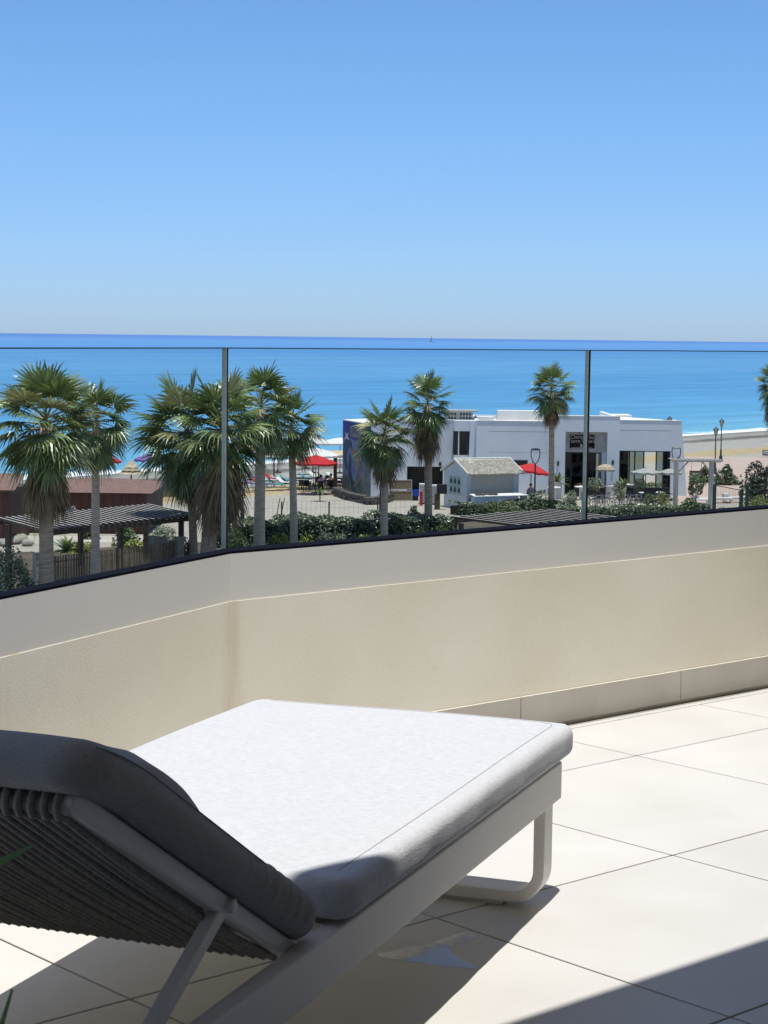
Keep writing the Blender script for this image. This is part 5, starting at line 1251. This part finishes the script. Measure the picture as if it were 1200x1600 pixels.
def person(label, loc_, rz, mats, pose='sit'):
    t = thing('person', label, 'person', loc_, rz)
    J = {'pel': (0, 0, .50), 'ch': (0, .02, .92), 'nk': (0, .0, 1.12), 'hd': (0, -.03, 1.24), 'ht': (0, -.02, 1.36)}
    vs = [J['pel'], (0, .03, .72), J['ch'], J['nk'], J['hd'], J['ht']]; rr_ = [.16, .15, .17, .06, .095, .075]; ed = [(0, 1), (1, 2), (2, 3), (3, 4), (4, 5)]
    for sx in (-1, 1):
        o = len(vs); vs += [(sx*.20, .02, 1.02), (sx*.25, -.03, .78), (sx*.18, -.26, .72), (sx*.14, -.34, .74)]; rr_ += [.065, .052, .042, .035]; ed += [(2, o), (o, o+1), (o+1, o+2), (o+2, o+3)]
        o = len(vs); vs += [(sx*.10, -.05, .50), (sx*.13, -.44, .50), (sx*.13, -.40, .08), (sx*.13, -.56, .05)]; rr_ += [.10, .075, .05, .04]; ed += [(0, o), (o, o+1), (o+1, o+2), (o+2, o+3)]
    me = bpy.data.meshes.new('body'); me.from_pydata(vs, ed, []); me.materials.append(M['skin']); o = bpy.data.objects.new('body', me); C.objects.link(o)
    sk = o.modifiers.new('skin', 'SKIN'); 
    for i, r_ in enumerate(rr_): me.skin_vertices[0].data[i].radius = (r_, r_)
    me.skin_vertices[0].data[0].use_root = True
    sb = o.modifiers.new('sub', 'SUBSURF'); sb.levels = sb.render_levels = 2
    dg = bpy.context.evaluated_depsgraph_get(); me2 = bpy.data.meshes.new_from_object(o.evaluated_get(dg)); bpy.data.objects.remove(o)
    me2.materials.clear()
    for k_ in ('skin', mats[0], mats[1]): me2.materials.append(M[k_])
    for p in me2.polygons:
        c = p.center; p.use_smooth = True
        p.material_index = 2 if c.z < .60 and c.z > .13 else (1 if c.z < 1.08 and (abs(c.x) < .22 and c.y > -.12) else 0)
        if c.z <= .13: p.material_index = 2
    b = bpy.data.objects.new('body', me2); C.objects.link(b); b.parent = t
    m = MB(); m.lathe([(.105, 1.22), (.115, 1.28), (.11, 1.36), (.07, 1.42), (.02, 1.44)], (0, .015, 0), 14); m.build('hair', 'hair', t, smooth=True); return t
person('person in a white shirt and navy trousers seated under the red square parasol', G(501, 769), PI, ('shirt_white', 'trouser'))
person('person in a pale top seated at the table nearer the mural', G(517, 767), PI*.8, ('skin', 'trouser'))
person('person in a grey shirt seated in the shade of the tilted red parasol', G(829, 784), .4, ('shirt_grey', 'trouser'))
dup(c0, G(501, 769), PI, 'dark chair carrying the person in the white shirt'); dup(c0, G(517, 767), PI*.8, 'dark chair carrying the person in the pale top'); dup(c0, G(829, 784), .4, 'dark chair under the tilted red parasol')
for o_ in list(C.objects):
    if o_.type == 'EMPTY' and str(o_.get('label', '')).startswith('dark chair'): 
        if 'group' in o_: del o_['group']
# white pedestal tables
def ptable():
    t = thing('pedestal_table', 'white round pedestal table outside the beach bar', 'table', (0, 0, 0), 0, 'white round pedestal tables')
    m = MB(); m.lathe([(.52, .98), (.54, 1.0), (.54, 1.04), (.52, 1.06)], n=24); m.build('tabletop', 'white', t)
    m = MB(); m.lathe([(.24, 0), (.24, .03), (.17, .06), (.17, .979)], n=16); m.build('pedestal', 'white', t); return t
p0 = ptable(); p0.location = G(950, 779); p0['label'] = 'white round pedestal table right of the second black joint'
dup(p0, G(983, 777), 0, 'white round pedestal table in front of the dark window right of the entrance'); dup(p0, G(908, 781), 0, 'white round pedestal table behind the second black joint'); dup(p0, G(865, 782), 0, 'white round pedestal table half hidden by the palm at the entrance')
# planters / hedged dark counter in front of windows
t = thing('planter_box', 'long dark planter box below the bar windows', 'planter', BX(1008, 152.5)); m = MB(); m.box(-1.9, 1.9, 0, .5, 0, .8); m.build('box', 'black', t)
m = MB(); leaf_cloud(m, ell_sampler((0, .25, .95), 1.9, .35, .35, 9, 3), 420, .18, random.Random(3)); m.build('foliage', 'green_leaf', t)
t = thing('planter_box', 'dark planter box with purple flowers in the bar entrance', 'planter', BX(922, 153)); m = MB(); m.box(-1.3, 1.2, 0, .4, 0, .7); m.build('box', 'black', t)
m = MB(); leaf_cloud(m, ell_sampler((0, .2, .85), 1.3, .3, .3, 9, 3), 300, .16, random.Random(3)); m.build('foliage', 'flower_pink', t)
# ================================================================ bicycles
def bike():
    t = thing('bicycle', 'parked bicycle in the row behind the low hedge', 'bicycle', (0, 0, 0), 0, 'bicycles parked in a row behind the low hedge')
    for x in (-.53, .53):
        m = MB(); m.tube([(x+.33*math.cos(a*PI/12), 0, .34+.33*math.sin(a*PI/12)) for a in range(24)], .022, 6, closed=True); w = m.build('wheel', 'tyre', t)
        m = MB()
        for a in range(8): q = a*PI/4; m.tube([(x, 0, .34), (x+.32*math.cos(q), 0, .34+.32*math.sin(q))], .006, 3)
        m.lathe([(.03, -.04), (.03, .04)], n=8, T=Matrix.Translation((x, 0, .34)) @ Matrix.Rotation(PI/2, 4, 'X')); m.build('spokes', 'chrome', w)
    m = MB(); A = (-.53, 0, .34); S = (-.18, 0, .85); Bb = (-.08, 0, .32); Hh = (.36, 0, .86); F = (.53, 0, .34)
    for a, b in ((A, Bb), (A, S), (Bb, S), (S, Hh), (Bb, (.38, 0, .74)), ((.34, 0, .95), F)): m.tube([a, b], .022, 6)
    m.tube([S, (-.21, 0, .95)], .016, 6); m.build('frame', 'chrome', t)
    m = MB(); m.tube([(.22, -.28, 1.03), (.34, -.2, 1.02), (.34, .2, 1.02), (.22, .28, 1.03)], .016, 6); m.tube([(.34, 0, .94), (.34, 0, 1.02)], .018, 6); m.build('handlebar', 'black', t)
    m = MB(); m.add([(-.36, -.08, .97), (-.36, .08, .97), (-.06, .02, .98), (-.06, -.02, .98), (-.34, -.06, .92), (-.34, .06, .92), (-.08, .015, .95), (-.08, -.015, .95)], [(0, 3, 2, 1), (4, 5, 6, 7), (0, 1, 5, 4), (1, 2, 6, 5), (2, 3, 7, 6), (3, 0, 4, 7)]); m.build('saddle', 'black', t); return t
b0_ = bike(); b0_.location = G(922, 792); b0_.rotation_euler.z = .7
for i, px in enumerate((934, 945, 956, 977, 988, 999, 1011, 1023, 1043)): dup(b0_, G(px, 792-(px-920)*.010), (.7, -.5, 2.4, .9, .4, 2.2, .8, -.7, 2.5)[i])
m = MB(); 
t = thing('bike_rack', 'low metal rack holding the bicycles', 'bike rack', G(975, 793)); d_ = (G(1048, 791)-G(905, 793)); l_ = d_.length
for i in range(14): x = -l_/2+i*l_/13; m.tube([(x, 0, 0), (x, 0, .5), (x, .4, .5), (x, .4, 0)], .02, 5)
m.build('hoops', 'chrome', t); m = MB(); m.tube([(-l_/2, .0, .03), (l_/2, 0, .03)], .02, 5); m.build('rail', 'chrome', t)
# ================================================================ white arch
ar = thing('entrance_arch', 'whitewashed wooden entrance arch with a hanging brown sign', 'arch', G(1084, 795)); k = ar.location.y/3000
xl_, xr_ = -27.5*k, 28*k; ht = ar.location.y; zt_ = W(1084, 722, ht).z
for x in (xl_, xr_):
    for y in (0, 1.1):
        m = MB(); m.box(x-.09, x+.09, y-.09, y+.09, 0, zt_); m.build('post', 'whitewood', ar, bevel=.02)
for y in (0, 1.1):
    m = MB(); m.box(xl_-.4, xr_+.6, y-.06, y+.06, zt_+.001, zt_+.13); m.build('beam', 'whitewood', ar, bevel=.02)
m = MB()
for i in range(14): x = xl_-.4+i*(xr_-xl_+1.0)/13; m.box(x-.05, x+.05, -.5, 1.6, zt_+.131, zt_+.19)
m.build('rafters', 'whitewood', ar)
for x, s_ in ((xl_, 1), (xr_, -1)):
    m = MB(); m.prism([(x+s_*.13, -.05, zt_-.65), (x+s_*.13, -.05, zt_-.80), (x+s_*.85, -.05, zt_-.0), (x+s_*.70, -.05, zt_)], (0, .1, 0)); m.build('brace', 'whitewood', ar)
m = MB(); sx0, sx1 = -8*k, 13.5*k; sz1 = W(1084, 735.5, ht).z; sz0_ = W(1084, 743.5, ht).z; m.box(sx0, sx1, -.04, .04, sz0_, sz1); sb_ = m.build('hanging_sign', 'redbrown', ar)
m = MB(); 
for x in (sx0+.15, sx1-.15): m.tube([(x, 0, sz1), (x, 0, zt_)], .015, 5)
m.build('chain', 'black', sb_)
rr = random.Random(1); m = MB()
for i in range(11): x = sx0+.14+i*(sx1-sx0-.28)/11; m.box(x, x+.055, -.047, -.041, sz0_+.10, sz0_+.10+rr.choice((.10, .15, .17)))
m.build('lettering', 'whitewood', sb_)
# green mesh fence at the right
gf0, gf1, gf2 = G(1115, 822), G(1157, 818), G(1166, 816)
t = thing('mesh_fence', 'dark green mesh fence with thick posts at the lower right', 'fence', gf0); pts = [gf0-gf0, gf1-gf0, gf2-gf0, G(1235, 810)-gf0]
hs_ = [W(1115, 757, gf0.y).z, W(1157, 765, gf1.y).z, W(1166, 757, gf2.y).z, W(1235, 757, G(1235, 810).y).z]
for p, h_ in zip(pts, hs_):
    m = MB(); m.box(p.x-.11, p.x+.11, p.y-.11, p.y+.11, 0, h_); m.build('post', 'greenmetal', t)
for (a, ha), (b, hb) in (((pts[0], hs_[0]), (pts[1], hs_[1])), ((pts[2], hs_[2]), (pts[3], hs_[3]))):
    m = MB(); m.tube([a+Z*(ha-.05), b+Z*(hb-.05)], .03, 6); m.tube([a+Z*.15, b+Z*.15], .03, 6); m.build('rail', 'greenmetal', t)
    m = MB(); n_ = int((b-a).length/.16)
    for i in range(1, n_): q = a.lerp(b, i/n_); m.tube([q+Z*.15, q+Z*(ha+(hb-ha)*i/n_-.05)], .008, 3)
    for z in (.6, 1.1, 1.6): m.tube([a+Z*z, b+Z*z], .008, 3)
    m.build('mesh', 'greenmetal', t)
# wire fence along the square
wf0, wf1 = G(366, 806), G(640, 803); t = thing('wire_fence', 'thin wire fence with dark posts between the hedge and the sandy square', 'fence', wf0); e_ = wf1-wf0
for px, pt, pb_ in ((514, 784, 808), (590, 779, 806), (366, 782, 806), (440, 784, 807)):
    p = G(px, pb_)-wf0; m = MB(); m.tube([p, p+Z*(W(px, pt, (p+wf0).y).z)], .06, 6); m.build('post', 'bark', t)
m = MB(); m2_ = int(e_.length/.34)
for i in range(m2_): q = e_*(i/m2_); m.tube([q+Z*.05, q+Z*1.0], .009, 3)
for z in (.5, 1.0): m.tube([Z*z, e_+Z*z], .008, 3)
m.build('wire', 'concrete', t)
for i, (px, lb_) in enumerate(((433, 'left of two crossed sticks leaning in the hedge top'), (440, 'right of two crossed sticks leaning in the hedge top'))):
    p = G(px-2, 812); m = MB(); m.tube([(0, 0, 0), (.28, 0, 1.5)], .03, 5); o = m.build('stick', 'bark'); o.location = p; tag(o, lb_, 'stick')
# dead trunk
t = thing('dead_tree', 'thin dark dead trunk with a ragged top left of the tallest palm', 'tree', G(378, 822)); k = t.location.y/3000; hh = W(378, 768, t.location.y).z
m = MB(); m.tube([(0, 0, 0), (.03, 0, hh*.4), (-.06, 0, hh*.75), (.0, 0, hh*.82)], [.16, .13, .11, .05], 8); m.tube([(-.05, 0, hh*.7), (-.16, 0, hh*.92), (-.10, 0, hh*1.05)], [.06, .04, .015], 5); m.tube([(-.02, 0, hh*.72), (.18, .05, hh*.88)], [.06, .02], 5); m.build('trunk', 'bark', t, smooth=True)
m = MB(); leaf_cloud(m, ell_sampler((0, 0, hh*.85), .3, .3, .5, 4, 2), 36, .32, random.Random(2), aspect=.2); m.build('dead_leaves', 'thatch2', t)
# beach buggy
bg = thing('beach_buggy', 'small white service buggy on the sand beside the corner joint', 'buggy', G(366, 769), .25); 
m = MB(); m.box(-.65, .65, -1.2, 1.2, .35, .75); m.box(-.62, .62, -1.15, -.35, .751, 1.0); m.build('body', 'white', bg, bevel=.05)
m = MB(); m.box(-.66, .66, -1.0, 1.0, 1.92, 2.0); m.build('roof', 'canvas', bg, bevel=.03)
for x in (-.58, .58):
    for y in (-.9, .85):
        m = MB(); m.tube([(x, y, .75), (x, y, 1.92)], .03, 6); m.build('roof_post', 'chrome', bg)
        m = MB(); m.lathe([(.30, -.10), (.32, -.06), (.32, .06), (.30, .10)], n=14, T=Matrix.Translation((x, y*.95, .32)) @ Matrix.Rotation(PI/2, 4, 'Y')); m.build('wheel', 'tyre', bg)
m = MB(); m.box(-.5, .5, .1, .6, .751, .95); m.box(-.5, .5, .601, .72, .751, 1.35); m.build('seat', 'black', bg)
# beach loungers behind the square
def blounger(mt):
    t = thing('beach_lounger', 'beach sun lounger on the sand behind the square', 'sun lounger', (0, 0, 0), 0, 'beach loungers behind the sandy square')
    m = MB(); m.prism([(-.32, -1.0, .32), (-.32, .4, .32), (-.32, .95, .75), (-.32, .95, .81), (-.32, .38, .40), (-.32, -1.0, .40)], (.64, 0, 0)); m.build('mattress', mt, t)
    for x in (-.28, .28):
        for y in (-.9, .35):
            m = MB(); m.box(x-.025, x+.025, y-.025, y+.025, 0, .319); m.build('leg', 'white', t)
    return t
cols = [('canvas', 'white'), ('redplain', 'red'), ('purple', 'purple'), ('teal', 'turquoise'), ('black', 'dark')]
ls = []
for mt_, nm in cols: o = blounger(mt_); o['label'] = nm+' beach lounger on the sand behind the square'; ls.append(o)
spots = [(386, 765), (398, 763), (410, 762), (424, 763), (436, 762), (448, 761), (405, 757), (418, 756), (430, 755), (444, 756), (455, 757), (470, 754), (484, 753), (498, 752), (392, 756), (512, 752), (526, 753)]
use = [0, 2, 1, 3, 4, 0, 3, 0, 1, 4, 3, 4, 3, 0, 4, 4, 0]; done = set()
for (px, py), u in zip(spots, use):
    if u not in done: ls[u].location = G(px, py); ls[u].rotation_euler.z = 1.2+.1*u; done.add(u)
    else: dup(ls[u], G(px, py), 1.1+.13*u)
# crates/bags etc. behind the arch
def wlounger():
    t = thing('white_lounger', 'low white sun bed on the lawn behind the green fence', 'sun lounger', (0, 0, 0), 0, 'low white sun beds behind the green fence'); m = MB(); m.box(-.9, .9, -.35, .35, .28, .44); m.build('mattress', 'canvas', t, bevel=.04); m = MB(); m.box(-.9, -.5, -.34, .34, .441, .72); m.build('pillow', 'canvas', t, bevel=.05)
    for x in (-.8, .8):
        for y in (-.3, .3): m = MB(); m.box(x-.04, x+.04, y-.04, y+.04, 0, .279); m.build('leg', 'white', t)
    return t
w0_ = wlounger(); w0_.location = G(1126, 786); dup(w0_, G(1147, 785), .1); dup(w0_, G(1100, 787), .2)
t = thing('concrete_bench', 'white slab bench inside the white arch', 'bench', G(1096, 790)); m = MB(); m.box(-.6, .6, -.2, .2, .42, .5); m.build('seat', 'white', t); m = MB(); m.box(-.5, -.38, -.18, .18, 0, .419); m.box(.38, .5, -.18, .18, 0, .419); m.build('legs', 'white', t)
t = thing('white_cart', 'small white framed cart on the promenade at the right edge', 'cart', G(1198, 713)); m = MB(); m.box(-.45, .9, -.3, .3, .1, .18); m.box(-.45, .9, -.3, .3, .62, .68)
for x in (-.44, .84): m.box(x, x+.05, -.3, -.25, .181, .619); m.box(x, x+.05, .25, .3, .181, .619)
m.build('frame', 'black_metal', t); m = MB(); m.box(-.3, .7, -.2, .2, .19, .5); m.build('load', 'white', t)
# sailing boat on the horizon
Ds = 6000; bp_ = BX(674.3, Ds, ZS); t = thing('sailing_boat', 'tiny sailing boat on the horizon', 'boat', bp_); s_ = 18
m = MB(); m.add([(-6, 0, 0), (6, 0, 0), (7.5, 0, 1.4), (-6.5, 0, 1.4), (0, 1.8, 0), (0, 2.2, 1.4), (0, -1.8, 0), (0, -2.2, 1.4)], [(0, 6, 7, 3), (6, 1, 2, 7), (0, 3, 5, 4), (4, 5, 2, 1), (3, 7, 2, 5)]); m.build('hull', 'concrete', t)
m = MB(); m.tube([(0, 0, 1.4), (0, 0, 20)], .25, 5); m.build('mast', 'concrete', t)
m = MB(); m.prism([(-.3, 0, 2.5), (-4.5, 0, 2.6), (-.3, 0, 19)], (0, .1, 0)); m.build('sail', 'greycanvas', t)
# ================================================================ camera, light
cam = bpy.data.cameras.new('camera'); co = bpy.data.objects.new('camera', cam); C.objects.link(co)
R3 = Matrix((rt, upv, -fw)).transposed(); co.matrix_world = Matrix.Translation(EP) @ R3.to_4x4()
cam.sensor_fit = 'HORIZONTAL'; cam.sensor_width = 36; cam.lens = 90; cam.clip_start = .05; cam.clip_end = 90000
cam.dof.use_dof = True; cam.dof.focus_distance = 7.0; cam.dof.aperture_fstop = 90
sc = bpy.context.scene; sc.camera = co
ldir = Vector((-.055, .103, -1)).normalized()
su = bpy.data.lights.new('sun', 'SUN'); su.energy = 3.8; su.angle = math.radians(.53); su.color = (1, .965, .90)
so_ = bpy.data.objects.new('sun', su); C.objects.link(so_); so_.rotation_euler = ldir.to_track_quat('-Z', 'Y').to_euler(); so_.location = (0, 0, 60)
w = bpy.data.worlds.new('World'); sc.world = w; w.use_nodes = True; nt = w.node_tree; bg_ = nt.nodes['Background']
sky = nt.nodes.new('ShaderNodeTexSky'); sky.sky_type = 'NISHITA'; sky.sun_disc = False
el = math.asin(-ldir.z); sky.sun_elevation = el; sky.sun_rotation = math.atan2(-ldir.x, -ldir.y)
sky.air_density = .85; sky.dust_density = .2; sky.ozone_density = 3.5; sky.altitude = 0
mxs = nt.nodes.new('ShaderNodeMixRGB'); mxs.blend_type = 'MULTIPLY'; mxs.inputs[0].default_value = 1; tcw = nt.nodes.new('ShaderNodeTexCoord'); spw = nt.nodes.new('ShaderNodeSeparateXYZ'); nt.links.new(tcw.outputs['Generated'], spw.inputs[0])
mrw = nt.nodes.new('ShaderNodeMapRange'); mrw.inputs['From Min'].default_value = .20; mrw.inputs['From Max'].default_value = .55; nt.links.new(spw.outputs['Z'], mrw.inputs['Value'])
mxt = nt.nodes.new('ShaderNodeMixRGB'); mxt.inputs[2].default_value = (1.25, 1.02, .86, 1)
mr0 = nt.nodes.new('ShaderNodeMapRange'); mr0.inputs['From Min'].default_value = 0; mr0.inputs['From Max'].default_value = .13; nt.links.new(spw.outputs['Z'], mr0.inputs['Value'])
mx0 = nt.nodes.new('ShaderNodeMixRGB'); mx0.inputs[1].default_value = (.47, .64, 1.02, 1); mx0.inputs[2].default_value = (.56, .755, .98, 1); nt.links.new(mr0.outputs[0], mx0.inputs[0]); nt.links.new(mx0.outputs[0], mxt.inputs[1])
nt.links.new(mrw.outputs[0], mxt.inputs[0]); nt.links.new(mxt.outputs[0], mxs.inputs[2])
nt.links.new(sky.outputs[0], mxs.inputs[1]); nt.links.new(mxs.outputs[0], bg_.inputs['Color']); bg_.inputs['Strength'].default_value = .115
sc.view_settings.view_transform = 'Standard'; sc.view_settings.look = 'None'; sc.view_settings.exposure = .35; sc.view_settings.gamma = 1
sc.cycles.max_bounces = 8; sc.cycles.transparent_max_bounces = 24; sc.cycles.use_denoising = True
sc.cycles.caustics_reflective = False; sc.cycles.caustics_refractive = False
